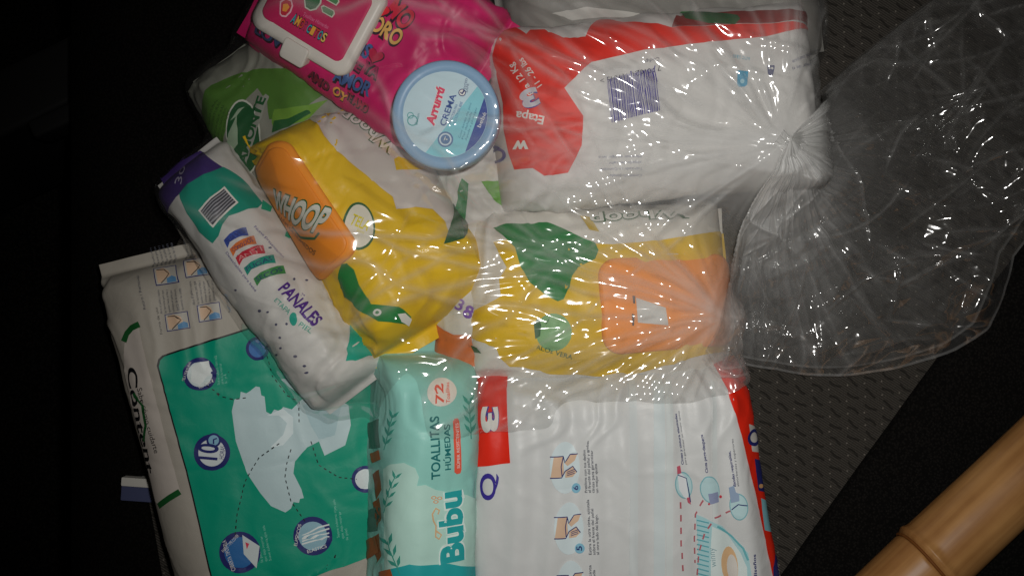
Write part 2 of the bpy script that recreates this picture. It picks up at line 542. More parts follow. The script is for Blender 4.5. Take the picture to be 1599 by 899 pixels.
def plastic(name, col, rough=0.5):
    m, nt, b = base(name)
    b.inputs['Base Color'].default_value = col; b.inputs['Roughness'].default_value = rough
    N = nt.nodes; L = nt.links
    tc = N.new('ShaderNodeTexCoord')
    nz = N.new('ShaderNodeTexNoise'); nz.inputs['Scale'].default_value = 700
    L.new(tc.outputs['Object'], nz.inputs['Vector'])
    bp = N.new('ShaderNodeBump'); bp.inputs['Strength'].default_value = 0.12; bp.inputs['Distance'].default_value = 0.0006
    L.new(nz.outputs[0], bp.inputs['Height']); L.new(bp.outputs[0], b.inputs['Normal'])
    return m

# seat cushion: a soft sheet whose front edge rolls down into the footwell
SEAT_X0 = -0.335
xs = np.concatenate([np.linspace(-0.365, -0.30, 16), np.linspace(-0.295, 0.75, 140)])
ys = np.linspace(-0.60, 0.60, 120)
XX, YY = np.meshgrid(xs, ys, indexing='ij')
ZZ = 0.0012 * fbm(XX / 0.09, YY / 0.09, 5, 2)
t = np.clip((-0.30 - XX) / 0.065, 0, 1)
ZZ = ZZ - 0.001 - 0.09 * (1 - np.sqrt(1 - np.minimum(t, 0.999) ** 2)) 
seat = structure(link('seat_cushion', grid_mesh('seat_cushion', np.stack([XX, YY, ZZ], -1)), None, fabric_mat()))
# front face of the cushion below the roll
yy = np.linspace(-0.60, 0.60, 40)
PF = np.stack([np.stack([np.full_like(yy, -0.365), yy, np.full_like(yy, z)], -1) for z in np.linspace(-0.084, -0.42, 8)], 0)
structure(link('seat_front', grid_mesh('seat_front', PF), None, black_fabric('seat_front_cloth', (0.006, 0.0055, 0.005, 1))))

# darker side bolster, a padded strip sewn to the cushion along a slanting seam
A = wp(1196, 930); B = wp(1425, 610); C = wp(1599, 380); D = wp(1850, 20)
def seam(t):
    P = [A - (B - A) * 0.9, A, B, C, D]
    s = t * (len(P) - 1); i = min(int(s), len(P) - 2); f = s - i
    return P[i].lerp(P[i + 1], f)
nrm = Vector((0.80, -0.60, 0))
rows = []
prof = [(0.0, -0.006), (0.0008, 0.001), (0.003, 0.0045), (0.008, 0.0075), (0.02, 0.0105), (0.05, 0.0125), (0.10, 0.013), (0.2, 0.012), (0.35, 0.008), (0.5, 0.0)]
for i in range(80):
    s = seam(i / 79)
    rows.append([(s.x + nrm.x * d, s.y + nrm.y * d, z + 0.0010 * math.sin(i * 0.7 + d * 30) * min(1, d / 0.02)) for d, z in prof])
structure(link('seat_bolster', grid_mesh('seat_bolster', np.array(rows)), None, black_fabric('bolster_cloth', (0.0062, 0.0056, 0.0050, 1))))

# near-black sheet added over the seat fabric to keep its left side dark
edge_px = [(520, -140), (460, 20), (370, 200), (300, 330), (240, 450), (215, 700), (262, 960), (300, 1150)]
rows = []
for (x, y) in edge_px:
    e = wp(x, y)
    rows.append([(-0.372, e.y + 0.02, -0.10), (-0.366, e.y + 0.02, -0.05), (-0.350, e.y + 0.015, -0.012), (-0.325, e.y + 0.01, -0.001), (-0.30, e.y, 0.0022), (min(-0.29, e.x - 0.01), e.y, 0.0026), (e.x - 0.004, e.y, 0.0026), (e.x, e.y, 0.0022), (e.x + 0.001, e.y, -0.004)])
structure(link('seat_dark_cover', grid_mesh('seat_dark_cover', np.array(rows)), None, black_fabric('dark_cover', (0.0040, 0.0034, 0.0030, 1))))

# footwell floor and a dark moulded sill trim beside it
fl_ = mesh_from('car_floor', [(-1.6, -1.2, -0.42), (0.9, -1.2, -0.42), (0.9, 1.2, -0.42), (-1.6, 1.2, -0.42)], [(0, 1, 2, 3)])
structure(link('car_floor', fl_, None, black_fabric('floor_carpet', (0.010, 0.009, 0.008, 1), 260), smooth=False))

def bar(name, a, b, w_, h_, mat, bev=0.004):
    a = Vector(a); b = Vector(b)
    bm = bmesh.new()
    bmesh.ops.create_cube(bm, size=1.0)
    bmesh.ops.scale(bm, vec=((b - a).length, w_, h_), verts=bm.verts[:])
    bmesh.ops.bevel(bm, geom=bm.edges[:], offset=bev, segments=3, affect='EDGES', profile=0.6)
    me = bpy.data.meshes.new(name); bm.to_mesh(me); bm.free()
    o = link(name, me, None, mat)
    o.location = (a + b) / 2
    o.rotation_euler = (0, 0, math.atan2(b.y - a.y, b.x - a.x))
    return o
trim_m = plastic('sill_plastic', (0.012, 0.012, 0.012, 1), 0.33)
z0 = -0.20
o = structure(bar('sill_trim', wp(-260, 360, z0), wp(470, 5, z0), 0.055, 0.20, trim_m, 0.006))
o = structure(bar('sill_ridge', wp(60, 208, z0 + .11), wp(390, 58, z0 + .11), 0.016, 0.03, trim_m, 0.004))

# ------------------------------------------------------------------ packs: bodies
WHITE = '#d9d6cf'
def J_folds(p, q, nz):
    return np.maximum(nz, 0) * (0.0011 * np.sin(p / 0.0135 * 2 * math.pi / 2 + 1.2 * vn(q / 0.08, p / 0.05, 4)) + 0.0006 * ridge(p / 0.012, q / 0.07, 8))

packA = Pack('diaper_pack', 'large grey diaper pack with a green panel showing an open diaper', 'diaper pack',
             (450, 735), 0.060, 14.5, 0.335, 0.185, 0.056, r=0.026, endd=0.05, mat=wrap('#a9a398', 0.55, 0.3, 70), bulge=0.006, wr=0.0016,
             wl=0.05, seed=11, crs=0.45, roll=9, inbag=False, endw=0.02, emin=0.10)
packJ = Pack('diaper_pack', 'large white diaper pack with red edges and printed changing steps', 'diaper pack',
             (977, 920), 0.095, 4.0, 0.305, 0.214, 0.095, r=0.022, endd=0.035, mat=wrap('#cdcfce', 0.42, 0.25, 60), bulge=0.004, wr=0.0012,
             wl=0.06, seed=21, crs=0.45, inbag=False, endw=-0.10, taper=0.26, folds=J_folds, emin=0.10)
packBu = Pack('wipes_pack', 'mint green wet wipes pack standing on its edge between the two large diaper packs', 'wipes pack',
              (688, 782), 0.118, -1.0, 0.185, 0.060, 0.105, r=0.017, endd=0.030, mat=wrap('#93cfc4', 0.42, 0.2, 80), bulge=0.004, wr=0.0010,
              wl=0.03, seed=31, roll=25, base=0.006, inbag=False, endw=0.05)
packH = Pack('diaper_pack', 'red and white diaper pack with a barcode inside the clear bag', 'diaper pack',
             (1030, 161), 0.112, -84.0, 0.225, 0.119, 0.108, r=0.022, endd=0.030, mat=wrap('#d5d3d0', 0.5, 0.25, 70), bulge=0.005, wr=0.0018,
             wl=0.035, seed=41, fin=0.004, endw=0.03, roll=3, emin=0.12)
packE = Pack('wipes_pack', 'yellow wipes pack with a large green splash print beside the knot of the bag', 'wipes pack',
             (935, 452), 0.095, -88.0, 0.185, 0.118, 0.088, r=0.026, endd=0.040, mat=wrap('#dcd8d0', 0.40, 0.3, 60), bulge=0.007, wr=0.0024,
             wl=0.035, seed=51, crs=0.7, fin=0.004, endw=0.0, roll=-4)
packD = Pack('wipes_pack', 'yellow wipes pack with an orange flip lid in the clear bag', 'wipes pack',
             (602, 318), 0.115, 30.0, 0.168, 0.096, 0.090, r=0.018, endd=0.034, mat=wrap('#e0b80c', 0.40, 0.35, 60), bulge=0.006, wr=0.0024,
             wl=0.03, seed=61, endw=0.06, roll=27, base=0.004)
packB = Pack('diaper_pack', 'slim white and teal diaper pack with a purple end in the clear bag', 'diaper pack',
             (407, 434), 0.10, 37.0, 0.192, 0.054, 0.060, r=0.022, endd=0.036, mat=wrap('#d2d0cc', 0.42, 0.35, 70), bulge=0.006, wr=0.0022,
             wl=0.03, seed=71, crs=0.6, endw=0.05, roll=-4, base=0.040, fin=0.005)
packC = Pack('wipes_pack', 'green and white wipes pack with a dark oval emblem beside the orange lid', 'wipes pack',
             (440, 205), 0.085, 31.0, 0.150, 0.100, 0.075, r=0.022, endd=0.040, mat=wrap('#8d8f84', 0.45, 0.35, 60), bulge=0.005, wr=0.0024,
             wl=0.03, seed=81, crs=0.5, fin=0.004, endw=0.05, roll=-10)
packF = Pack('wipes_pack', 'pink wipes pack with a white flip lid and cartoon lettering', 'wipes pack',
             (570, 33), 0.125, -124.0, 0.146, 0.108, 0.072, r=0.018, endd=0.030, mat=wrap('#cf1468', 0.40, 0.25, 60), bulge=0.005, wr=0.0016,
             wl=0.03, seed=91, endw=0.05, roll=8, base=0.045)
packM = Pack('diaper_pack', 'white pack with green patches wedged between the two yellow wipes packs', 'diaper pack',
             (752, 405), 0.075, 4.0, 0.20, 0.070, 0.070, r=0.020, endd=0.035, mat=wrap('#cfccc6', 0.45, 0.3, 60), bulge=0.004, wr=0.0024,
             wl=0.03, seed=101, endw=0.05)
packN = Pack('wipes_pack', 'grey and white pack with a dark green print behind the red and white pack', 'wipes pack',
             (1040, -22), 0.090, -82.0, 0.225, 0.100, 0.090, r=0.022, endd=0.035, mat=wrap('#8f8d88', 0.45, 0.3, 60), bulge=0.004, wr=0.002,
             wl=0.03, seed=111, fin=0.004, endw=0.03)
# ------------------------------------------------------------------ prints
navy = ink('#232a6b'); black = ink('#15161a'); white = ink('#e2e0da'); teal = ink('#009678'); dgreen = ink('#1d5a2c')
grey_ink = ink('#4c4f5c'); skin = ink('#d3b498'); red = ink('#e02a17'); lblue = ink('#9cc8d2'); violet = ink('#3b2f8f'); yellow = ink('#e0b80c')
orange = ink('#ee8420')

# ---- pack A: grey pack, green panel
a6 = Z(150, 340, 1.6085); a6p = Z1(150, 340, 1.6085)
pk = packA
panel = (155, 372, 158, 356, 168, 347, 184, 341, 300, 304, 400, 273, 540, 230, 690, 190, 760, 400, 790, 700, 800, 830, 700, 842, 540, 899, 400, 955, 310, 985, 300, 930, 290, 899, 225, 625)
pk.poly(a6(*[v + (-2 if i % 2 == 0 else -1) for i, v in enumerate(panel)]), black, 0, 'panel_outline')
pk.poly(a6(*[v + (3 if i % 2 == 0 else 2) for i, v in enumerate(panel)]), teal, 1, 'green_panel')
pk.poly(a6(348, 455, 362, 452, 364, 436, 378, 440, 388, 434, 402, 422, 412, 424, 416, 445, 424, 448, 428, 486, 440, 492, 448, 480, 462, 484, 470, 474, 492, 480, 520, 452, 464, 405,
            492, 400, 540, 438, 600, 455, 634, 470, 640, 520, 626, 570, 574, 596, 560, 560, 530, 575, 500, 610, 496, 640, 506, 660, 516, 680, 522, 702, 512, 704, 510, 714, 496, 712,
            490, 728, 476, 738, 440, 722, 414, 690, 380, 640, 352, 560, 342, 485), ink('#b9cfd2'), 2, 'printed_diaper')
pk.poly(a6(430, 495, 470, 478, 496, 500, 496, 540, 470, 570, 440, 575, 470, 545, 480, 515, 460, 495), ink('#d3e2e4'), 3, 'printed_lining')
pk.poly(a6(520, 470, 560, 450, 615, 475, 600, 545, 560, 555, 540, 520), ink('#a7c3c8'), 3, 'printed_lining')
for pts in ((280, 420, 310, 445, 345, 455, 385, 450), (430, 345, 445, 400, 480, 445, 510, 460, 510, 520), (350, 795, 355, 740, 375, 660, 410, 600, 460, 565),
            (525, 760, 490, 710, 475, 650, 480, 610, 490, 580), (540, 560, 560, 620, 610, 650, 660, 655)):
    pk.line(a6(*pts), 0.0007, black, 4, 'dotted_leader', dash=2)
def badge(c, r, inner, tilt=0.0):
    pk.rnd(a6p(*c), r / 1.6085, navy, 3)
    pk.rnd(a6p(*c), r * 0.74 / 1.6085, inner, 4)
badge((262, 392), 42, ink('#cfdcdc')); badge((406, 328), 29, ink('#3b6fae')); badge((362, 838), 52, ink('#2c6aa8')); badge((545, 797), 49, ink('#8fb6c4'))
badge((292, 588), 46, ink('#d4dcdd')); badge((676, 655), 34, ink('#d4dcdd'))
pk.rnd(a6p(297, 557), 18 / 1.6085, navy, 5); pk.rnd(a6p(297, 557), 13 / 1.6085, ink('#86b5cc'), 6)
pk.line(a6(297, 566, 297, 555, 305, 552), 0.001, navy, 7)
pk.poly(a6(240, 375, 262, 362, 285, 358, 290, 392, 280, 398, 262, 420, 240, 410), ink('#dfe6e4'), 6, 'printed_sheet')
pk.poly(a6(368, 794, 412, 822, 404, 876, 372, 842), ink('#c9d3d3'), 6, 'printed_sheet')
pk.poly(a6(376, 812, 386, 816, 380, 830), ink('#d23a55'), 7, 'printed_mark')
for i in range(4):
    pk.line(a6(518, 800 + i * 7 - 4, 560, 775 + i * 10, 586, 768 + i * 10), 0.0010, ink('#dfe6e4'), 6)
pk.text('10', a6p(305, 607), a6p(309, 567), 30, navy, 7, bold=0.02)
pk.text('HORAS', a6p(322, 604), a6p(326, 572), 7, navy, 7)
pk.text('CUBIERTA TIPO TELA', a6p(352, 883), a6p(327, 806), 6, white, 6)
pk.text('FABRIC TYPE COVER', a6p(322, 838), a6p(360, 797), 5, white, 6)
pk.text('ELÁSTICOS', a6p(505, 822), a6p(516, 768), 5, white, 6)
pk.text('ELASTICS', a6p(532, 840), a6p(580, 825), 5, white, 6)
pk.text('TELA NATURAL', a6p(224, 410), a6p(240, 362), 4, white, 6)
pk.text('NO TEJIDA', a6p(262, 428), a6p(296, 410), 4, white, 6)
pal = ink('#7fc4b2')
for x0, y0, x1, y1, st in ((312, 418, 304, 345, (9, -2)), (442, 858, 424, 770, (-11, 2)), (612, 800, 600, 705, (11, 3))):
    pk.lines(['Suave cubierta tipo tela', 'que deja respirar', 'la piel'], a6p(x0, y0), a6p(x1, y1), (st[0] / 1.6, st[1] / 1.6), 4, pal, 3)
# steps printed at the top
q4 = Z(160, 340, 4.085); q4p = Z1(160, 340, 4.085)
for (x, y) in ((408, 372), (600, 322), (480, 660), (680, 602)):
    c = [(x - 82, y - 42), (x + 66, y - 66), (x + 84, y + 42), (x - 66, y + 66)]
    pk.poly([q4p(*v) for v in c], navy, 0, 'step_frame')
    pk.poly([q4p(x + (a - x) * 0.93, y + (b - y) * 0.91) for a, b in c], ink('#b8b4ab'), 1, 'step_picture')
    pk.poly([q4p(x + dx, y + dy) for dx, dy in ((-66, -30), (-20, -44), (18, -30), (34, 0), (0, 14), (-20, 44), (-52, 50))], skin, 2, 'printed_hand')
    pk.poly([q4p(x + dx, y + dy) for dx, dy in ((6, 20), (40, 0), (66, 8), (72, 36), (10, 48))], ink('#5f8fb8'), 2, 'printed_diaper')
    pk.line([q4p(x + dx, y + dy) for dx, dy in ((-60, -30), (-10, -34), (22, -10), (4, 16), (-30, 50))], 0.0006, black, 3)
for x, y, n in ((330, 320, 6), (540, 270, 4), (385, 612, 6), (590, 555, 6)):
    pk.lines(['Abra el pañal y estire', 'las barreras para que', 'queden hacia arriba y', 'coloque el pañal por', 'detrás de la cintura', 'ajustando las cintas'][:n], q4p(x, y), q4p(x - 22, y - 150), (27 / 4.085, -5 / 4.085), 3.6, grey_ink, 0)
pk.text('Retiro / Removal', q4p(280, 582), q4p(236, 375), 3.4, grey_ink, 0)
pk.text('Forma de uso', q4p(385, 740), q4p(350, 570), 4.0, black, 0)
pk.text('Recomendaciones', q4p(820, 600), q4p(775, 450), 3.6, grey_ink, 0)
# side label
pk.poly(a6(108, 270, 88, 282, 76, 300, 72, 330, 76, 400, 100, 500, 130, 620, 152, 712, 162, 722, 212, 684, 186, 590, 150, 450, 118, 320), ink('#c6bdb4'), 0, 'side_label')
pk.line(a6(110, 267, 92, 276, 80, 290, 72, 310), 0.0042, dgreen, 1, 'green_edge')
pk.line(a6(212, 686, 186, 702, 160, 722), 0.0042, dgreen, 1, 'green_edge')
pk.text('Content', a6p(80, 376), a6p(134, 640), 18, black, 1, bold=0.02)
pk.text('Sabe cómo cuidarte', a6p(106, 428), a6p(150, 590), 9, black, 2)
pk.line(a6(98, 440, 120, 470, 128, 520, 124, 560), 0.0022, dgreen, 2, 'green_swoosh')

# ---- pack Bubu: mint wipes
z7 = Z(560, 540, 2.503); z7p = Z1(560, 540, 2.503)
pk = packBu
mint2 = ink('#b9dfd3'); dteal = ink('#1f8f86'); coral = ink('#e8604a'); tl = ink('#2aa6a8'); leafg = ink('#3f9d8c')
blob = z7(100, 900, 100, 480, 130, 462, 180, 455, 222, 475, 236, 510, 228, 545, 260, 540, 300, 560, 420, 580, 470, 600, 486, 640, 490, 840, 490, 900)
pk.poly(blob, mint2, 0, 'pale_print')
pk.poly(z7(90, 880, 200, 852, 350, 848, 492, 850, 505, 960, 500, 1080, 60, 1080, 60, 930), tl, 1, 'teal_band')
pk.rnd(z7p(325, 182), 55 / 2.503, ink('#e9e1d6'), 1)
pk.text('72', z7p(330, 224), z7p(326, 150), 14, coral, 2, bold=0.02)
pk.text('Toallitas', z7p(353, 222), z7p(350, 142), 6.5, coral, 2, bold=0.01)
pk.text('TOALLITAS', z7p(316, 516), z7p(310, 272), 13.5, ink('#1d6f70'), 2, bold=0.02)
pk.text('HÚMEDAS', z7p(358, 480), z7p(353, 304), 9.5, ink('#1d6f70'), 2, bold=0.015)
pk.poly(z7(366, 294, 372, 284, 384, 282, 390, 292, 400, 480, 396, 494, 382, 498, 372, 490), coral, 1, 'coral_strip')
pk.text('SÚPER RESISTENTES', z7p(393, 474), z7p(386, 300), 4.6, white, 2)
for bold, mat, lay, dx in ((0.085, ink('#dff0ea'), 2, 0), (0.045, tl, 3, 0)):
    pk.text('Bubu', z7p(404, 834), z7p(394, 560), 35, mat, lay, bold=bold)
pk.line(z7(300, 720, 322, 735, 312, 752, 298, 742, 300, 700, 290, 680, 286, 655, 300, 632, 314, 640, 308, 655), 0.0011, ink('#d8b48a'), 2, 'printed_swirl')
for c in ((292, 590), (315, 592), (300, 606)): pk.disc(z7p(*c), z7p(c[0] + 11, c[1]), z7p(c[0], c[1] + 7), ink('#d9a77f'), 2, 'printed_petal', hole=0.55)
def sprig(base_, tip, n, size, mat):
    b = np.array(base_, float); t = np.array(tip, float); d = (t - b); ln = np.linalg.norm(d); d /= ln; u = np.array([-d[1], d[0]])
    P = []
    for i in range(n):
        c = b + d * ln * (i + 0.6) / n
        for sd in (-1, 1):
            a1 = c; a2 = c + (d * 0.9 + u * sd * 0.9) * size * 0.55; a3 = c + (d * 1.3 + u * sd * 0.75) * size; a4 = c + (d * 1.1 + u * sd * 0.25) * size * 0.7
            P.append([z7p(*a1), z7p(*a2), z7p(*a3), z7p(*a4)])
    w2 = u * 1.6
    P.append([z7p(*(b + w2)), z7p(*(t + w2)), z7p(*(t - w2)), z7p(*(b - w2))])
    pk.polys(P, mat, 2, 'printed_sprig')
sprig((105, 405), (140, 268), 4, 26, leafg); sprig((105, 650), (150, 505), 4, 26, leafg); sprig((165, 890), (120, 760), 3, 34, leafg); sprig((435, 362), (425, 215), 4, 30, leafg)
for pp in ([z7(*[v + o for v, o in zip((60, 500, 85, 480, 95, 560, 75, 600), (0, d) * 4)]) for d in (0, 110, 250)]): pk.poly(pp, ink('#8a4a22'), 1, 'brown_print')
for pp in (z7(50, 420, 85, 405, 92, 440, 60, 455), z7(30, 760, 70, 740, 85, 800, 40, 830), z7(85, 880, 130, 870, 140, 900, 90, 930)): pk.poly(pp, ink('#a8562a'), 2, 'brown_print')
for pp in (z7(40, 300, 85, 285, 90, 395, 45, 400), z7(45, 640, 90, 620, 80, 720, 40, 725)): pk.poly(pp, ink('#55756a'), 1, 'grey_green_print')

# ---- pack J: white diaper pack
z8 = Z(840, 560, 2.652); z8p = Z1(840, 560, 2.652)
pk = packJ
pk.poly(z7(440, 60, 590, 85, 594, 455, 470, 470, 440, 470), red, 0, 'red_corner')
for bold, mat, lay in ((0.09, violet, 1), (0.05, white, 2)):
    pk.text('3', z7p(488, 240), z7p(488, 338), 24, mat, lay, bold=bold)
pk.text('Q', z7p(536, 600), z7p(536, 495), 24, violet, 1, bold=0.02)
pk.poly([(0.084, 0.150), (0.092, 0.10), (0.098, 0.06), (0.104, 0.0), (0.106, -0.15), (0.135, -0.15), (0.135, 0.150)], red, 0, 'red_edge', px=False)
pk.poly(z8(868, 270, 900, 268, 912, 378, 882, 382), ink('#c9c6bf'), 1, 'size_label'); pk.disc(z8p(890, 325), z8p(905, 325), z8p(890, 290), navy, 2, hole=0.6)
pk.poly(z8(892, 412, 930, 408, 946, 540, 908, 545), navy, 1, 'size_label'); pk.rnd(z8p(918, 525), 3, ink('#c89a6a'), 2)
pk.poly(z8(918, 576, 955, 572, 974, 704, 934, 708), ink('#7fb9c4'), 1, 'size_label'); pk.text('M', z8p(948, 650), z8p(946, 622), 4, navy, 2)
pk.poly(z8(975, 808, 1000, 800, 1012, 900, 1030, 1000, 975, 1000, 968, 860), navy, 2, 'size_label'); pk.text('XXG', z8p(1003, 898), z8p(990, 826), 9, white, 3, bold=0.01)
def caption(lines, a, b, st, h, bold=0.0, mat=grey_ink): pk.lines(lines, z8p(*a), z8p(*b), (st / 2.652, 0), h, mat, 1, bold=bold)
caption(['Presiona con tus dedos', 'el frente del pañal y ambas', 'cintas para garantizar', 'un mejor ajuste'], (206, 552), (196, 336), 14, 4.2, 0.01)
caption(['Estira la otra cinta, ajústala', 'sobre el frente del pañal', 'al otro lado del logo.'], (222, 808), (212, 580), 15, 4.2, 0.01)
caption(['sobre la cinta', 'de la pomada'], (226, 990), (220, 850), 15, 4.2, 0.01)
pk.text('Cintas y cintura elasticadas', z8p(602, 436), z8p(572, 226), 4.2, navy, 1, bold=0.02)
pk.text('para garantizar un mejor ajuste', z8p(615, 436), z8p(585, 214), 3.2, grey_ink, 1)
pk.text('Cinta pega-despega', z8p(704, 470), z8p(682, 312), 4.0, navy, 1, bold=0.02)
pk.text('Bandas respirables,', z8p(820, 526), z8p(797, 380), 4.0, navy, 1, bold=0.02)
pk.text('absorbentes y superiores', z8p(832, 526), z8p(808, 330), 3.2, grey_ink, 1)
pk.text('diseños', z8p(905, 905), z8p(898, 806), 4.4, navy, 1, bold=0.02)
pk.text('winny', z8p(738, 858), z8p(728, 778), 9, ink('#8aa7ac'), 4)
for cx, cy, n in ((112, 440, '6'), (128, 690, '5'), (135, 930, '4')):
    pk.disc(z8p(cx, cy + 10), z8p(cx + 62, cy + 10), z8p(cx, cy - 98), ink('#cfdde0'), 0, 'step_bubble')
    pk.poly(z8(cx - 46, cy - 34, cx - 10, cy - 38, cx - 6, cy + 30, cx - 20, cy + 50, cx - 58, cy + 50), skin, 1, 'printed_belly')
    pk.poly(z8(cx - 4, cy - 10, cx + 20, cy - 46, cx + 52, cy - 50, cx + 40, cy - 22, cx + 8, cy + 2), skin, 2, 'printed_hand')
    pk.poly(z8(cx, cy + 22, cx + 34, cy + 2, cx + 50, cy + 26, cx + 30, cy + 46, cx - 2, cy + 50), skin, 2, 'printed_hand')
    for k in range(3): pk.line(z8(cx + 6, cy + 26 + 7 * k, cx + 40, cy + 14 + 8 * k), 0.0005, navy, 3)
    pk.line(z8(cx - 60, cy - 36, cx - 10, cy - 38, cx - 4, cy - 12, cx + 20, cy - 46, cx + 54, cy - 50), 0.0007, navy, 3)
    pk.line(z8(cx - 60, cy + 52, cx - 16, cy + 50, cx - 2, cy + 22, cx + 30, cy + 2, cx + 50, cy + 26), 0.0007, navy, 3)
    pk.line(z8(cx - 10, cy - 36, cx - 18, cy + 5, cx - 14, cy + 46), 0.0006, navy, 3)
    pk.rnd(z8p(cx + 46, cy + 92), 21 / 2.652, ink('#7fb6cc'), 2)
    pk.text(n, z8p(cx + 56, cy + 101), z8p(cx + 55, cy + 82), 9, navy, 3, bold=0.02)
for (cx, cy) in ((602, 520), (712, 540), (830, 610)):
    pk.disc(z8p(cx, cy), z8p(cx + 37, cy), z8p(cx - 4, cy - 56), ink('#7fb4bc'), 1, 'detail_bubble')
    pk.disc(z8p(cx, cy), z8p(cx + 33, cy), z8p(cx - 4, cy - 51), ink('#b5d3d6'), 2, 'detail_bubble')
pk.poly(z8(575, 480, 588, 470, 610, 490, 618, 540, 622, 580, 600, 570, 582, 540), ink('#dfe3e6'), 3, 'printed_diaper')
pk.poly(z8(572, 445, 585, 440, 590, 470, 574, 475), ink('#c05a6c'), 3, 'printed_tab'); pk.poly(z8(612, 572, 625, 570, 632, 600, 618, 592), ink('#c05a6c'), 3, 'printed_tab')
pk.poly(z8(704, 556, 740, 548, 744, 590, 712, 600), ink('#8d96b4'), 3, 'printed_tab'); pk.rnd(z8p(752, 568), 2.4, ink('#c8404e'), 3); pk.rnd(z8p(708, 598), 1.8, ink('#c8404e'), 3)
pk.poly(z8(790, 530, 812, 522, 820, 550, 832, 556, 834, 586, 800, 594), ink('#8fa3bc'), 3, 'printed_tab')
pk.line(z8(802, 622, 830, 600, 862, 606), 0.0007, navy, 4); pk.line(z8(575, 478, 612, 492, 630, 590), 0.0006, navy, 4)
for pts in ((586, 590, 590, 760, 600, 899, 606, 960), (684, 582, 650, 640, 644, 740, 646, 840), (796, 626, 730, 656, 690, 720, 664, 800, 655, 890)):
    pk.line(z8(*pts), 0.0011, ink('#b4626a'), 5, 'dotted_leader', dash=4)
pk.poly(z8(652, 640, 690, 655, 760, 690, 830, 760, 870, 800, 885, 899, 890, 990, 664, 990, 662, 760), ink('#a8cfd3'), 1, 'printed_diaper')
pk.poly(z8(720, 690, 780, 720, 840, 800, 866, 860, 870, 990, 716, 990, 715, 780), ink('#d5e2e0'), 2, 'printed_lining')
for i in range(13): pk.line(z8(656, 664 + i * 20, 708, 676 + i * 20), 0.0009, ink('#5fa9b3'), 3, 'printed_stripe')
pk.line(z8(740, 690, 800, 730, 850, 780, 870, 830), 0.0014, ink('#6bb4bb'), 3, 'printed_stripe')
pk.disc(z8p(790, 850), z8p(828, 850), z8p(784, 772), ink('#dcb68a'), 3, 'orange_print', n=20)
pk.disc(z8p(800, 860), z8p(826, 860), z8p(796, 805), ink('#d9d4cc'), 4, 'pale_print', n=20)
for x, w_, c in ((370, 30, '#cdd3d3'), (470, 44, '#c8d2d3'), (520, 26, '#ced5d4'), (710, 18, '#cfd5d4')):
    pk.poly(z8(x, 90, x + w_, 88, x + w_ + 12, 420, x + w_ + 10, 1050, x + 8, 1050, x + 10, 400), ink(c), 0, 'pale_print')

# ---- pack H: red and white
z2 = Z(740, 0, 2.724); z2p = Z1(740, 0, 2.724)
pk = packH
pk.poly(z2(112, 66, 150, 78, 222, 150, 240, 132, 300, 130, 380, 165, 475, 160, 500, 112, 530, 86, 640, 100, 830, 118, 1130, 105, 1300, 100, 1450, 118, 1432, 140, 1250, 155, 1060, 175, 880, 195, 720, 215,
            500, 265, 470, 290, 385, 375, 465, 495, 458, 620, 400, 735, 300, 748, 250, 715, 175, 722, 150, 650, 130, 550, 128, 440, 80, 230), red, 0, 'red_print')
pk.poly(z2(1450, 112, 1440, 60, 1200, 50, 860, 70, 840, 118, 1130, 103, 1300, 98), ink('#8a1a12'), 0, 'dark_red_print')
pk.text('8 a 12 Kg', z2p(256, 396), z2p(168, 268), 9, white, 1, bold=0.015)
pk.text('11 - 26 lbs', z2p(290, 364), z2p(208, 246), 9, white, 1, bold=0.015)
for bold, mat, lay in ((0.08, violet, 1), (0.04, ink('#c9c9d2'), 2)):
    pk.text('3', z2p(262, 372), z2p(190, 400), 26, mat, lay, bold=bold)
pk.text('Etapa', z2p(300, 496), z2p(184, 474), 13, white, 1, bold=0.02)
pk.text('w', z2p(235, 600), z2p(170, 600), 18, white, 2, bold=0.04)
pk.text('Q', z2p(150, 640), z2p(76, 640), 18, violet, 1, bold=0.02); pk.text('Q', z2p(88, 60), z2p(46, 130), 16, violet, 1, bold=0.02)
rng = random.Random(4)
tl_, tr_, br_, bl_ = [np.array(v) for v in z2(565, 338, 770, 290, 790, 470, 585, 520)]
bars = []; x = 0.0
while x < 0.985:
    wd = rng.choice((0.010, 0.010, 0.019, 0.028)); 
    f0, f1 = x, min(x + wd, 1)
    long_ = 0.0 if not (x < .02 or .48 < x < .52 or x > .96) else -0.06
    P = lambda f, g_: tuple((tl_ + (tr_ - tl_) * f) * (1 - g_) + (bl_ + (br_ - bl_) * f) * g_)
    bars.append([P(f0, long_), P(f1, long_), P(f1, 1), P(f0, 1)])
    x = f1 + rng.choice((0.010, 0.012, 0.020))
pk.polys(bars, violet, 1, 'barcode')
pk.text('7 701021 111845 >', z2p(792, 282), z2p(534, 336), 7.5, ink('#3a3a4a'), 1)
pk.text('Código', z2p(785, 246), z2p(718, 260), 5, ink('#5a5a6a'), 1)
pk.poly(z2(1120, 300, 1165, 305, 1160, 360, 1150, 370, 1125, 370, 1118, 360), ink('#2a9cc4'), 1, 'blue_symbol'); pk.rnd(z2p(1139, 346), 3.6, ink('#9fd0e0'), 2)
pk.text('NTC 5383', z2p(1172, 246), z2p(1100, 236), 5, ink('#6fb3cc'), 1)
pk.poly(z2(1245, 280, 1278, 280, 1270, 318, 1260, 328, 1250, 314), navy, 1, 'navy_symbol'); pk.rnd(z2p(1256, 292), 1.6, white, 2); pk.rnd(z2p(1267, 292), 1.6, white, 2)
pk.lines(['Tu bebé merece', 'lo mejor de ti'], z2p(1470, 240), z2p(1350, 258), (0, 11), 4.6, navy, 1)
pk.lines(['Mantener en lugar seco', 'alejado del calor', 'Fabricado en Colombia', 'Contenido panales'], z2p(712, 660), z2p(530, 664), (0, 9.5), 4, ink('#6a6f92'), 1)
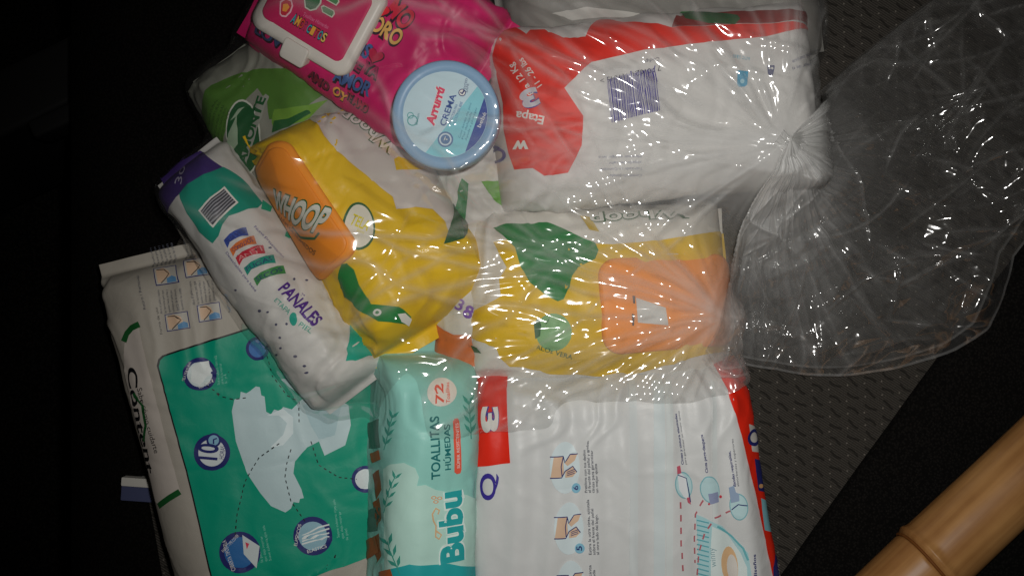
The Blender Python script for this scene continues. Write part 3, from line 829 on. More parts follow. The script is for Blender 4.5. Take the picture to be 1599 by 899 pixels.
pk.poly(z2(880, 60, 900, 85, 1000, 105, 1110, 108, 1132, 85, 1120, 70, 1000, 58), dgreen, 1, 'green_print')

# ---- pack E: yellow with green splash
z5 = Z(680, 240, 2.248); z5p = Z1(680, 240, 2.248)
pk = packE
pk.poly(z5(205, 310, 300, 300, 480, 310, 620, 320, 780, 305, 900, 288, 1010, 280, 1030, 500, 1020, 690, 880, 720, 700, 770, 560, 778, 400, 770, 260, 745, 228, 715, 215, 680, 150, 655, 112, 640, 125, 590, 140, 550, 180, 530,
            230, 500, 225, 440, 250, 400), yellow, 0, 'yellow_print')
pk.poly(z5(205, 262, 250, 248, 330, 250, 390, 243, 440, 262, 500, 290, 560, 315, 572, 340, 560, 370, 500, 400, 480, 430, 470, 470, 450, 510, 430, 517, 405, 505, 380, 490, 330, 450, 300, 400, 280, 330, 240, 290), ink('#0b7a35'), 1, 'green_splash')
pk.poly(z5(505, 220, 540, 225, 575, 275, 540, 268), ink('#c9a93a'), 0, 'gold_print')
for bold, mat, lay in ((0.06, dgreen, 1), (0.02, white, 2)):
    pk.text('Whoop', z5p(880, 205), z5p(540, 222), 17, mat, lay, bold=bold)
pk.disc(z5p(415, 625), z5p(478, 620), z5p(410, 560), ink('#7fb07a'), 1, 'aloe_badge')
pk.polys([z5(350, 650, 345, 600, 362, 570, 372, 600, 368, 640), z5(385, 600, 400, 575, 405, 560, 396, 590)], dgreen, 2, 'printed_leaf')
pk.text('ALOE VERA', z5p(352, 682), z5p(478, 718), 6.5, dgreen, 1, bold=0.01)
pk.polys([z5(128, 672, 150, 680, 165, 700, 140, 695)], dgreen, 1, 'green_print')
c0 = pk.at(*z5p(815, 520)); pk.smooth = True
lid = pk.plate('flip_lid', c0, 0.031, 0.046, 0.03, 0.012, 0.0055, ink('#f4942a'))
pk.polys([z5(688, 498, 698, 500, 696, 525, 690, 525), z5(685, 560, 694, 562, 692, 600, 686, 600)], black, 0, 'dark_print', off=0.0055, parent=lid)
pk.poly(z5(700, 505, 800, 540, 810, 600, 705, 590), ink('#cfd0cc'), 0, 'lid_label', off=0.0055, parent=lid)

pk.smooth = False
# ---- pack D: yellow with orange lid
z3 = Z(240, 100, 2.644); z3p = Z1(240, 100, 2.644)
pk = packD
pk.poly(z3(625, 225, 700, 170, 800, 130, 1000, 180, 1250, 440, 1290, 560, 1240, 640, 1195, 745, 1215, 690, 1195, 645, 1150, 600, 1080, 590, 1000, 600, 985, 550, 900, 480, 800, 400, 700, 300), ink('#cfc8c2'), 0, 'white_print')
for bold, mat, lay in ((0.06, dgreen, 1), (0.02, white, 2)):
    pk.text('Whoop', z3p(1000, 345), z3p(782, 205), 21, mat, lay, bold=bold)
pk.poly(z3(990, 395, 1010, 385, 1080, 410, 1130, 440, 1000, 440), yellow, 1, 'yellow_print')
pk.poly(z3(705, 205, 735, 205, 722, 222), yellow, 1, 'yellow_print')
pk.poly(z3(1195, 745, 1230, 640, 1260, 560, 1275, 475, 1300, 500, 1300, 640, 1280, 720), dgreen, 2, 'green_print')
pk.disc(z3p(850, 667), z3p(912, 672), z3p(845, 572), dgreen, 1, 'round_badge'); pk.disc(z3p(850, 667), z3p(904, 671), z3p(846, 582), ink('#d6d3c4'), 2, 'round_badge')
pk.text('TELA', z3p(806, 660), z3p(880, 690), 17, ink('#d5c520'), 3, bold=0.02)
pk.text('suave', z3p(836, 690), z3p(866, 704), 6, ink('#d5c520'), 3)
pk.poly(z3(780, 825, 800, 822, 830, 850, 850, 910, 900, 990, 1010, 1000, 1060, 1040, 1050, 1075, 930, 1060, 830, 990, 775, 920), ink('#0b7a35'), 1, 'green_splash')
pk.poly(z3(1005, 1030, 1035, 1025, 1062, 1050, 1050, 1078, 1020, 1060), white, 2, 'white_print')
pk.text('o', z3p(905, 1030), z3p(935, 1040), 12, white, 2, bold=0.03)
A_, B_ = pk.at(*z3p(548, 385)), pk.at(*z3p(745, 860)); C_ = pk.at(*z3p(604, 612)); pk.smooth = True
lid = pk.plate('flip_lid', C_, 0.0225, 0.045, 0.05, 0.010, 0.0065, ink('#ef9320'))
pk.plate('lid_rim', C_, 0.0190, 0.041, 0.05, 0.008, 0.0015, ink('#e88a1a'), parent=lid, off=0.0060)
for bold, mat, lay in ((0.075, ink('#1d5a2c'), 0, ), (0.035, ink('#c4c4b8'), 1)):
    pk.text('WHOOP', z3p(552, 562), z3p(706, 692), 25, mat, lay, bold=bold, off=0.0078, parent=lid)
pk.text('PAÑITOS HÚMEDOS', z3p(560, 612), z3p(694, 776), 6, black, 0, off=0.0078, parent=lid)
pk.line(z3(610, 655, 640, 700, 690, 712, 706, 690), 0.0016, dgreen, 0, off=0.0078, parent=lid)

pk.smooth = False
# ---- pack B: slim white and teal
z4 = Z(240, 240, 2.044); z4p = Z1(240, 240, 2.044)
pk = packB
pk.poly(z4(10, 60, 60, 0, 150, -10, 220, 45, 160, 70, 110, 100, 85, 130, 50, 190), ink('#3c2470'), 0, 'purple_end')
pk.poly(z4(85, 130, 110, 98, 160, 68, 222, 45, 290, 90, 345, 160, 330, 175, 300, 178, 270, 190, 240, 200, 222, 225, 210, 262, 190, 285, 150, 250, 110, 190), ink('#00907a'), 1, 'teal_band')
pk.text('30', z4p(92, 98), z4p(108, 42), 13, ink('#b9b2cc'), 1, bold=0.0)
pk.poly(z4(144, 182, 226, 106, 270, 158, 190, 236), white, 2, 'barcode_frame'); pk.poly(z4(152, 184, 224, 114, 262, 157, 190, 226), ink('#3a3a44'), 3, 'barcode')
for i in range(6):
    f = (i + .7) / 6.6
    pk.line([z4p(152 + (190 - 152) * f, 184 + (226 - 184) * f), z4p(224 + (262 - 224) * f, 114 + (157 - 114) * f)], 0.0008, ink('#9a9aa2'), 4, 'bar_gap')
for i, (c, x, y) in enumerate((('#2f4aa0', 260, 262), ('#d8702a', 282, 290), ('#c02038', 305, 318), ('#0a8f7c', 335, 350), ('#3c8a4a', 366, 384))):
    Wd = 34 + 4 * min(i, 3)
    pts = []
    top = [(-Wd, 14), (-Wd * .5, -6), (0, -16), (Wd * .6, -24), (Wd, -26)]
    bot = [(Wd + 8, 0), (Wd * .6, 2), (4, 8), (-Wd * .45, 18), (-Wd + 12, 38)]
    pk.poly([z4p(x + a, y + b) for a, b in top + bot], ink(c), 1 + i % 2, 'coloured_tag')
    pk.text(('SUAVES', 'CÓMODOS', 'ANTI', 'FUGAS', 'SECOS')[i], z4p(x - Wd + 12, y + 24), z4p(x + Wd - 2, y - 8), 7, navy if i != 2 else ink('#e09a9a'), 3)
pk.text('Desechables para bebé', z4p(232, 316), z4p(326, 440), 4, ink('#4a3c86'), 1); pk.text('Nueva presentación', z4p(318, 236), z4p(410, 334), 4, ink('#4a3c86'), 1)
pk.text('PAÑALES', z4p(398, 434), z4p(510, 552), 17, ink('#4d1f86'), 1, bold=0.03);
pk.text('ETAPA', z4p(386, 470), z4p(430, 514), 7, ink('#18a08c'), 1); pk.text('PIEL', z4p(462, 548), z4p(500, 574), 7, ink('#18a08c'), 1)
pk.disc(z4p(446, 528), z4p(458, 534), z4p(450, 508), ink('#18a08c'), 1, 'leaf_mark')
pk.poly(z4(532, 388, 560, 378, 640, 450, 740, 560, 720, 640, 640, 660, 612, 660, 622, 590, 616, 500, 590, 450), ink('#12a890'), 0, 'teal_print')
pk.polys([z4(420, 250, 440, 252, 446, 266, 430, 272, 416, 264), z4(345, 150, 375, 172, 370, 188, 340, 178)], ink('#12a07c'), 1, 'teal_print')
rng = random.Random(7)
for i in range(26):
    x, y = rng.uniform(250, 620), rng.uniform(230, 700)
    if abs((y - 230) - (x - 250) * 1.25) < 60: continue
    pk.disc(z4p(x, y), z4p(x + rng.uniform(4, 7), y), z4p(x, y - rng.uniform(3, 5)), ink('#4c4c6a'), 0, 'dark_speck', n=8)

# ---- pack C: green with emblem
z1 = Z(360, 0, 3.1); z1p = Z1(360, 0, 3.1)
pk = packC
pk.poly(z3(190, 240, 240, 90, 330, 50, 430, 20, 560, 20, 640, 60, 700, 130, 600, 200, 480, 230, 470, 160, 430, 100, 330, 200, 290, 330, 240, 310), ink('#4f7d2c'), 0, 'green_print')
pk.poly(z3(500, 190, 640, 170, 720, 150, 640, 230, 500, 270, 490, 240), ink('#6c9a34'), 1, 'light_green_print')
pk.poly(z3(500, 235, 560, 225, 640, 190, 650, 205, 560, 260, 490, 285), ink('#175a2a'), 2, 'green_print')
pk.disc(z3p(375, 300), z3p(442, 270), z3p(352, 150), ink('#cfd2c6'), 1, 'oval_emblem'); pk.disc(z3p(375, 300), z3p(437, 272), z3p(353, 158), ink('#14582c'), 2, 'oval_emblem')
pk.poly(z3(355, 455, 395, 290, 440, 150, 465, 125, 480, 135, 470, 160, 440, 240, 410, 340, 385, 445, 372, 470), ink('#9a9e94'), 3, 'emblem_band')
pk.text('RAMONTE', z3p(386, 450), z3p(466, 144), 13, ink('#14582c'), 4, bold=0.04)
pk.polys([z3(310, 350, 325, 260, 345, 210, 352, 330, 330, 360), z3(318, 235, 350, 190, 380, 175, 345, 215)], ink('#9db59a'), 3, 'printed_leaf')
for i in range(5):
    pk.text('ESENCIA NATURAL', z3p(236 + i * 14, 300 + i * 8), z3p(270 + i * 12, 150 + i * 10), 4, ink('#2c4a1c'), 1)

# ---- pack F: pink with white lid
zf = Z(380, 0, 5.992); zfp = Z1(380, 0, 5.992)
pk = packF
pink_d = ink('#9c0f50'); blu = ink('#3f5f96'); oran = ink('#e8a03a'); gold = ink('#e0b060')
def graffiti(s, a, b, h, mat, sh=0.07):
    pk.text(s, a, b, h, ink('#2a1024'), 1, bold=sh + 0.02, off2=(0.0007, 0.0005)); pk.text(s, a, b, h, mat, 3, bold=sh * 0.45)
graffiti('MO', zfp(1330, 110), zfp(1510, 290), 28, ink('#d01a3c'))
graffiti('MORO', zfp(1090, 200), zfp(1440, 440), 24, gold)
graffiti('OS', zfp(1000, 455), zfp(1160, 560), 22, blu)
graffiti('TE', zfp(960, 590), zfp(1090, 680), 14, pink_d)
graffiti('AMOR', zfp(840, 740), zfp(1180, 900), 19, blu)
graffiti('YA', zfp(1110, 650), zfp(1250, 740), 16, pink_d)
graffiti('AMO', zfp(600, 700), zfp(800, 850), 14, ink('#7a1030')); graffiti('LOVE', zfp(120, 300), zfp(430, 490), 14, ink('#33476f')); graffiti('O', zfp(510, 560), zfp(580, 600), 14, oran)
graffiti('OY', zfp(840, 850), zfp(960, 950), 13, oran); graffiti('TE AMO', zfp(960, 900), zfp(1160, 1050), 12, ink('#b01246'))
def heart(cx, cy, s, mat, lay):
    P = []
    for i in range(26):
        t = 2 * math.pi * i / 26
        hx = 16 * math.sin(t) ** 3 / 16; hy = (13 * math.cos(t) - 5 * math.cos(2 * t) - 2 * math.cos(3 * t) - math.cos(4 * t)) / 16
        ca, sa = math.cos(0.45), math.sin(0.45)
        P.append(zfp(cx + s * (hx * ca + hy * sa), cy + s * (hx * sa - hy * ca)))
    pk.poly(P, mat, lay, 'printed_heart')
heart(1300, 110, 84, ink('#2a1024'), 4); heart(1300, 105, 74, ink('#d8102c'), 5); heart(1240, 530, 84, ink('#2a1024'), 2); heart(1240, 525, 74, ink('#b81242'), 3)
pk.smooth = True; CF = pk.at(*zfp(720, 90)); dv = pk.at(*zfp(900, 640)) - pk.at(*zfp(330, 300)); angf = math.atan2(dv[1], dv[0])
lid = pk.plate('flip_lid', CF, 0.0365, 0.0300, angf, 0.008, 0.007, wrap('#d6d2ca', 0.35, 0.05, 60), inset=0.10)
pk.plate('lid_sticker', CF, 0.0295, 0.0225, angf, 0.005, 0.0006, ink('#c2185a'), parent=lid, off=0.0070)
tabp = pk.at(*zfp(520, 480))
pk.plate('lid_latch', tabp, 0.009, 0.005, angf, 0.002, 0.0085, wrap('#d6d2ca', 0.35, 0.05, 60), parent=lid)
O = dict(off=0.0080, parent=lid)
for i, (ch, c) in enumerate(zip('AMORCITOS', ('#2a9fb0', '#e6a83a', '#d8442c', '#b02a5c', '#2a9fb0', '#e6a83a', '#c83a2c', '#2a9fb0', '#e0c060'))):
    f0, f1 = i / 9, (i + .9) / 9
    aa = zfp(480 + 320 * f0, 215 + 195 * f0); bb = zfp(480 + 320 * f1, 215 + 195 * f1)
    pk.text(ch, aa, bb, 13, black, 0, bold=0.10, **O); pk.text(ch, aa, bb, 13, ink(c), 2, bold=0.02, **O)
pk.text('Toallitas Húmedas', zfp(590, 160), zfp(830, 290), 6, ink('#e07aa4'), 0, shear=0.2, **O)
pk.poly(zf(600, 0, 780, -20, 770, 60, 720, 110, 660, 120, 610, 90), ink('#cfd8c8'), 0, 'printed_pot', **O); pk.poly(zf(612, 0, 768, -15, 756, 55, 712, 98, 662, 108, 622, 82), ink('#1f6a3a'), 1, 'printed_pot', **O)
pk.disc(zfp(690, 0), zfp(730, 10), zfp(690, -20), ink('#8fae62'), 2, 'printed_face', **O)
for (x, y) in ((870, 30), (830, 135)):
    pk.poly(zf(x - 65, y - 50, x - 40, y - 62, x + 60, y - 10, x + 68, y + 20, x + 40, y + 55, x - 55, y + 0), ink('#d2d6c4'), 0, 'printed_tag', **O)
    pk.poly(zf(x - 55, y - 42, x - 30, y - 48, x + 52, y - 4, x + 56, y + 14, x + 38, y + 42, x - 45, y - 4), ink('#4d8a58'), 1, 'printed_tag', **O)
pk.poly(zf(385, 150, 395, 40, 440, 0, 490, 20, 500, 70, 480, 130, 440, 175, 400, 170), ink('#e9b6c4'), 0, 'printed_fruit', **O); pk.poly(zf(395, 140, 405, 50, 440, 15, 480, 30, 486, 70, 470, 120, 436, 160, 404, 156), ink('#c2243c'), 1, 'printed_fruit', **O)
pk.poly(zf(410, 120, 420, 60, 450, 50, 468, 80, 440, 125), ink('#e89a3a'), 2, 'printed_fruit', **O)

pk.smooth = False
# ---- pack M: white with green patches between the yellow packs
m1 = Z(640, 250, 5.287); m1p = Z1(640, 250, 5.287); m3 = Z(680, 400, 4.087); m3p = Z1(680, 400, 4.087)
pk = packM
pk.poly(m1(590, 180, 820, 170, 1000, 200, 1000, 300, 850, 330, 760, 385, 690, 330), ink('#5a9c22'), 0, 'green_patch')
pk.poly(m1(430, 150, 490, 200, 470, 400, 440, 640, 280, 700, 320, 560, 380, 400, 410, 200), ink('#0f7a3c'), 1, 'green_patch')
pk.poly(m3(0, 420, 120, 500, 230, 500, 260, 700, 180, 700, 0, 600), ink('#c8682a'), 0, 'orange_patch')
pk.text('8', m3p(170, 370), m3p(225, 400), 18, ink('#7d55b0'), 1, bold=0.03); pk.text('3', m3p(125, 330), m3p(165, 350), 16, ink('#7d55b0'), 1, bold=0.02)
pk.poly(m3(280, 150, 390, 140, 400, 230, 290, 230), ink('#a6cfd6'), 1, 'blue_patch')

# ---- pack N: behind
pk = packN
pk.poly(z2(860, 70, 880, 52, 1000, 48, 1130, 70, 1130, 100, 1000, 112, 880, 100), ink('#1f6a34'), 0, 'green_print')
pk.polys([z2(330, 60, 480, 30, 700, 60, 760, 90, 560, 75, 420, 90)], ink('#c8c6c0'), 0, 'white_print')
# ------------------------------------------------------------------ cream jar
class Flat(Surface):
    EPS = 0.0003; STEP = 0.00016
    def __init__(self, z): self.z = z
    def map(self, p, q):
        p = np.asarray(p, float); q = np.asarray(q, float)
        return np.stack([p, q, np.full_like(p, self.z)], -1)

def lathe(name, prof, n, parent, mat, loc=None):
    V = []; F = []
    for r_, z_ in prof:
        V += [(r_ * math.cos(2 * math.pi * i / n), r_ * math.sin(2 * math.pi * i / n), z_) for i in range(n)]
    for k in range(len(prof) - 1):
        for i in range(n):
            j = (i + 1) % n
            F.append((k * n + i, k * n + j, (k + 1) * n + j, (k + 1) * n + i))
    F.append(tuple(range(n))[::-1]); F.append(tuple((len(prof) - 1) * n + i for i in range(n)))
    o = link(name, mesh_from(name, V, F), parent, mat)
    return o

JZ = 0.155; JR = 85 * K * (HC - JZ) / HC; JH = 0.036
jar = bpy.data.objects.new('cream_jar', None); COL.objects.link(jar)
jr = Euler((R(3.0), R(-4.0), 0)).to_matrix().to_4x4()
jc = wp(695, 179, JZ)
jar.matrix_world = Matrix.Translation(jc) @ jr @ Matrix.Translation((0, 0, -JH))
tag(jar, 'round pale blue cream jar on the pink wipes pack in the clear bag', 'cream jar')
lathe('jar_body', [(JR * .86, 0.0), (JR * .92, 0.0015), (JR * .93, 0.004), (JR * .93, 0.022)], 64, jar, wrap('#d8d8d4', 0.35, 0.03))
jl = lathe('lid', [(JR * .985, 0.020), (JR, 0.021), (JR, 0.0335), (JR * .985, 0.0352), (JR * .955, JH), (JR * .80, JH), (JR * .79, JH - 0.0006), (0.001, JH - 0.0006)], 96, jar, wrap('#84a5c4', 0.36, 0.03, 60))
js = Flat(JH - 0.0006); js.printparent = jl
js.prepare(jar.matrix_world, (-JR, JR), (-JR, JR), 0.001)
jl_c = js.at(*z1p(1036, 550))
# label disc
t = np.linspace(0, 2 * math.pi, 64, endpoint=False); rr = JR * 0.785
js.put('paper_label', np.stack([rr * np.cos(t), rr * np.sin(t)], 1), [tuple(range(64))], ink('#bcd3dc'), 0, cut=False)
def seg(a0, a1, cut_, mat, lay, name):
    """part of the label disc beyond a straight chord"""
    a = np.linspace(a0, a1, 24)
    js.put(name, np.stack([rr * .995 * np.cos(a), rr * .995 * np.sin(a)], 1), [tuple(range(24))], mat, lay, cut=False)
seg(R(-118), R(40), 0, ink('#7fc3cf'), 1, 'aqua_print')
seg(R(-62), R(22), 0, ink('#23408e'), 2, 'navy_print')
for bold, mat, lay in ((0.085, white, 3), (0.05, ink('#d83a5e'), 4)):
    js.text('Arrurrú', z1p(984, 612), z1p(1038, 428), 13, mat, lay, bold=bold, shear=0.15)
js.text('CREMA', z1p(1040, 614), z1p(1094, 462), 9.5, ink('#24488e'), 3, bold=0.02)
js.lines(['PROTECTORA PARA', 'LA COLITA DEL BEBÉ'], z1p(1068, 602), z1p(1108, 490), (5.6, 2), 4, ink('#3c6aa0'), 3)
js.lines(['Con óxido de zinc', 'Piel delicada', 'Ayuda a proteger'], z1p(1112, 670), z1p(1168, 500), (5.0, 2), 3.2, ink('#2f6f8e'), 3)
js.text('bebé', z1p(1210, 620), z1p(1240, 550), 6, white, 4)
js.rnd(z1p(1041, 676), 38 / 3.1, ink('#54739c'), 3); js.rnd(z1p(1041, 676), 30 / 3.1, ink('#c8d4dc'), 4); js.rnd(z1p(1041, 676), 23 / 3.1, ink('#54739c'), 5); js.text('T', z1p(1047, 687), z1p(1055, 668), 5, white, 6, bold=0.02)
js.rnd(z1p(1122, 450), 18 / 3.1, navy, 3); js.rnd(z1p(1122, 450), 14 / 3.1, white, 4); js.line(z1(1114, 448, 1122, 456, 1132, 440), 0.0010, navy, 5)
js.lines(['TESTED', 'SAFE'], z1p(1136, 446), z1p(1148, 382), (3.6, 1.5), 3.2, navy, 3)
js.text('Bivien', z1p(905, 606), z1p(917, 552), 4.4, ink('#3f7d86'), 3); 
js.rnd(z1p(882, 585), 26 / 3.1, ink('#5aa0a0'), 3, hole=0.8); js.rnd(z1p(872, 560), 16 / 3.1, ink('#5aa0a0'), 3, hole=0.75)

# ------------------------------------------------------------------ bamboo pole on the bolster
def bamboo_mat():
    m, nt, b = base('bamboo_skin')
    N = nt.nodes; L = nt.links
    tc = N.new('ShaderNodeTexCoord')
    mp = N.new('ShaderNodeMapping'); mp.inputs['Scale'].default_value = (3.0, 60, 60)
    L.new(tc.outputs['Object'], mp.inputs[0])
    n1 = N.new('ShaderNodeTexNoise'); n1.inputs['Scale'].default_value = 2.2; n1.inputs['Detail'].default_value = 6
    L.new(mp.outputs[0], n1.inputs['Vector'])
    n2 = N.new('ShaderNodeTexNoise'); n2.inputs['Scale'].default_value = 14; n2.inputs['Detail'].default_value = 4
    L.new(tc.outputs['Object'], n2.inputs['Vector'])
    cr = N.new('ShaderNodeValToRGB')
    cr.color_ramp.elements[0].position = 0.36; cr.color_ramp.elements[0].color = lin('#85552a')
    cr.color_ramp.elements[1].position = 0.66; cr.color_ramp.elements[1].color = lin('#c4935a')
    ad = N.new('ShaderNodeMath'); ad.operation = 'MULTIPLY_ADD'; ad.inputs[1].default_value = 0.45
    L.new(n1.outputs[0], ad.inputs[0])
    mu = N.new('ShaderNodeMath'); mu.operation = 'MULTIPLY'; mu.inputs[1].default_value = 0.55
    L.new(n2.outputs[0], mu.inputs[0]); L.new(mu.outputs[0], ad.inputs[2])
    L.new(ad.outputs[0], cr.inputs[0]); L.new(cr.outputs[0], b.inputs['Base Color'])
    b.inputs['Roughness'].default_value = 0.38; b.inputs['Specular IOR Level'].default_value = 0.4
    bp = N.new('ShaderNodeBump'); bp.inputs['Strength'].default_value = 0.15; bp.inputs['Distance'].default_value = 0.001
    L.new(n1.outputs[0], bp.inputs['Height']); L.new(bp.outputs[0], b.inputs['Normal'])
    return m
bz = 0.041
P0 = wp(1425 - 330 * .728, 899 + 330 * .686, bz); P1 = wp(1599 + 300 * .728, 735 - 300 * .686, bz)
pn = wp(1446, 862, bz)
BL = (P1 - P0).length; dirb = (P1 - P0).normalized()
tn = (pn - P0).dot(dirb)
pole = bpy.data.objects.new('bamboo_pole', None); COL.objects.link(pole)
pole.location = P0; pole.rotation_euler = (0, 0, math.atan2(dirb.y, dirb.x))
tag(pole, 'brown bamboo pole lying across the black side of the seat', 'bamboo pole')
us = np.concatenate([np.linspace(0, tn - 0.02, 30), np.linspace(tn - 0.019, tn + 0.02, 60), np.linspace(tn + 0.022, BL, 40)])
ph = np.linspace(0, 2 * math.pi, 72, endpoint=False)
U, PH = np.meshgrid(us, ph, indexing='ij')
ds = (U - tn - 0.0012 * np.sin(PH * 2 + 1))
rad = 0.0272 + 0.0006 * np.where(ds > 0, np.exp(-ds / 0.02), 0) - 0.0010 * np.clip(-ds / 0.2, 0, 1) + 0.0017 * np.exp(-(ds / 0.0035) ** 2) - 0.0016 * np.exp(-((ds + 0.0045) / 0.0016) ** 2) + 0.0003 * vn(U / 0.05, PH, 3)
Pb = np.stack([U, rad * np.cos(PH), rad * np.sin(PH)], -1)
link('culm', grid_mesh('culm', np.transpose(Pb, (1, 0, 2)), closed_u=True), pole, bamboo_mat())
# scar ring left by the sheath at the node
ds2 = np.linspace(-0.0012, 0.0012, 7)
A2, B2 = np.meshgrid(ph, ds2, indexing='ij')
rr_ = 0.0272 - 0.0004 + 0.0014 * np.cos(B2 / 0.0012 * math.pi / 2)
u2 = tn - 0.0046 + 0.0012 * np.sin(A2 * 2 + 1) + B2
link('node_scar', grid_mesh('node_scar', np.stack([u2, rr_ * np.cos(A2), rr_ * np.sin(A2)], -1), closed_u=True), pole, wrap('#7a4a20', 0.6, 0.4, 200))

# ------------------------------------------------------------------ little card beside the grey pack
cd = bpy.data.objects.new('folded_card', None); COL.objects.link(cd)
cd.location = wp(216, 762, 0.006); cd.rotation_euler = (0, 0, R(-4))
tag(cd, 'small white and blue folded card on the seat beside the grey diaper pack', 'card')
def slab(name, x0, x1, y0, y1, z0_, z1_, mat, parent):
    bm = bmesh.new(); bmesh.ops.create_cube(bm, size=1)
    bmesh.ops.scale(bm, vec=(x1 - x0, y1 - y0, z1_ - z0_), verts=bm.verts[:]); bmesh.ops.translate(bm, vec=((x0 + x1) / 2, (y0 + y1) / 2, (z0_ + z1_) / 2), verts=bm.verts[:])
    bmesh.ops.bevel(bm, geom=bm.edges[:], offset=0.0004, segments=2, affect='EDGES')
    me = bpy.data.meshes.new(name); bm.to_mesh(me); bm.free()
    return link(name, me, parent, mat, smooth=False)
slab('white_flap', -0.012, 0.030, 0.002, 0.0085, -0.007, 0.004, ink('#cfccc4'), cd)
slab('blue_panel', -0.013, 0.030, -0.010, 0.0018, -0.0075, 0.0005, ink('#4a5070'), cd)

# ------------------------------------------------------------------ clear plastic bag
G = 0.0012
gx0, gx1, gy0, gy1 = -0.34, 0.50, -0.24, 0.33
nx_, ny_ = int((gx1 - gx0) / G), int((gy1 - gy0) / G)
GX, GY = np.meshgrid(gx0 + (np.arange(nx_) + .5) * G, gy0 + (np.arange(ny_) + .5) * G, indexing='ij')
def splat(pts, H_):
    i = ((pts[:, 0] - gx0) / G).astype(int); j = ((pts[:, 1] - gy0) / G).astype(int)
    ok = (i >= 1) & (i < nx_ - 1) & (j >= 1) & (j < ny_ - 1)
    i, j, z = i[ok], j[ok], pts[ok, 2]
    for a in (-2, -1, 0, 1, 2):
        for b in (-2, -1, 0, 1, 2): np.maximum.at(H_, (i + a, j + b), z)
ground = np.full((nx_, ny_), -0.001); obs = np.full((nx_, ny_), -1.0)
for pk_, inb in PACKS: splat(pk_.world, obs if inb else ground)
ta = np.linspace(0, 2 * math.pi, 200); jp = np.stack([np.outer(np.linspace(0, 1, 30), np.cos(ta)).ravel() * JR, np.outer(np.linspace(0, 1, 30), np.sin(ta)).ravel() * JR, np.full(6000, JH)], 1)
Mj = np.array(jar.matrix_world); splat(jp @ Mj[:3, :3].T + Mj[:3, 3], obs)
def inpoly(pts):
    P = np.array(pts); c = np.zeros(GX.shape, bool)
    for (xa, ya), (xb, yb) in zip(P, np.roll(P, -1, 0)):
        cond = ((ya > GY) != (yb > GY)) & (GX < (xb - xa) * (GY - ya) / (yb - ya + 1e-12) + xa)
        c ^= cond
    return c
def grow(m, n):
    for _ in range(n):
        k = m.copy(); k[1:] |= m[:-1]; k[:-1] |= m[1:]; k[:, 1:] |= m[:, :-1]; k[:, :-1] |= m[:, 1:]; m = k
    return m
outl = [(385, -80), (380, 40), (395, 100), (330, 140), (305, 165), (305, 200), (325, 240), (262, 258), (245, 275), (300, 380), (360, 470), (430, 560), (485, 622), (540, 652), (585, 658), (604, 620),
        (640, 575), (700, 592), (760, 602), (830, 616), (905, 617), (980, 592), (1060, 574), (1115, 576), (1165, 540), (1200, 440), (1225, 330), (1250, 250), (1285, 200), (1308, 120), (1306, 20), (1290, -80)]
mask = inpoly([tuple(wp(x, y, 0.108 if (580 < x < 1210 and y > 300) else 0.055))[:2] for x, y in outl])
foot = grow(obs > -0.5, 3)
mask |= foot
mask = ~grow(~grow(mask, 5), 5)
K1 = wp(1224, 222, 0.122); K2 = wp(1128, 494, 0.098)
for Kp, rr0 in ((K1, 0.02), (K2, 0.016)):
    rk = np.hypot(GX - Kp.x, GY - Kp.y)
    obs = np.maximum(obs, np.where(rk < rr0, Kp.z - rk * 0.55, -1))
floor_ = np.maximum(ground, -0.001) + 0.003
def blur(a, n, m=None):
    for _ in range(n):
        b = a.copy()
        b[1:-1, 1:-1] = 0.4 * a[1:-1, 1:-1] + 0.15 * (a[2:, 1:-1] + a[:-2, 1:-1] + a[1:-1, 2:] + a[1:-1, :-2])
        a = b if m is None else np.where(m, b, a)
    return a
lo = np.maximum(np.where(obs > -0.5, obs + 0.0015, floor_), floor_)
mxf = lo.copy()
for _ in range(2):
    b = mxf.copy()
    for sl in ((slice(1, None), slice(None, -1)), (slice(None, -1), slice(1, None))):
        b[sl[0]] = np.maximum(b[sl[0]], mxf[sl[1]]); b[:, sl[0]] = np.maximum(b[:, sl[0]], mxf[:, sl[1]])
    mxf = b
lo_s = np.maximum(blur(mxf, 10), lo)
inner = mask & ~grow(~mask, 1)
edge = mask & ~inner
z = lo_s.copy(); lo_k = lo; lo = lo_s
# relaxed, taut skin over everything in the bag
for it in range(1300):
    a = z.copy()
    a[1:-1, 1:-1] = 0.25 * (z[2:, 1:-1] + z[:-2, 1:-1] + z[1:-1, 2:] + z[1:-1, :-2])
    z = np.where(inner, np.maximum(a, lo), np.where(edge, np.maximum(floor_, lo - 0.02), lo))
# pleats running into the two gathers
def pleats(Kp, n, seed, r_fall):
    dx, dy = GX - Kp.x, GY - Kp.y
    r_ = np.hypot(dx, dy); th = np.arctan2(dy, dx)
    s1 = ridge(th * n / 6.28 + 0.9 * vn(r_ / 0.06, th * 2, seed), r_ / 0.10 + 5, seed + 1)
    s2 = ridge(th * n * 2.3 / 6.28, r_ / 0.06 + 9, seed + 2)
    s3 = np.maximum(ridge(th * n * 0.55 / 6.28 + 0.5 * vn(r_ / 0.05, th * 3, seed + 6), r_ / 0.16 + 2, seed + 4), 0) ** 3
    fall = np.exp(-r_ / r_fall)
    return r_, (0.5 * s1 + 0.25 * s2 + 0.9 * s3) * fall
r1, p1 = pleats(K1, 30, 200, 0.16)
r2, p2 = pleats(K2, 26, 300, 0.16)
w2 = 1 / (1 + np.exp(-(r1 - r2) / 0.025))
amp = 0.0050 * np.clip(np.minimum(r1, r2) / 0.03, 0.35, 1)
wrk = amp * (p1 * (1 - w2) + p2 * w2)
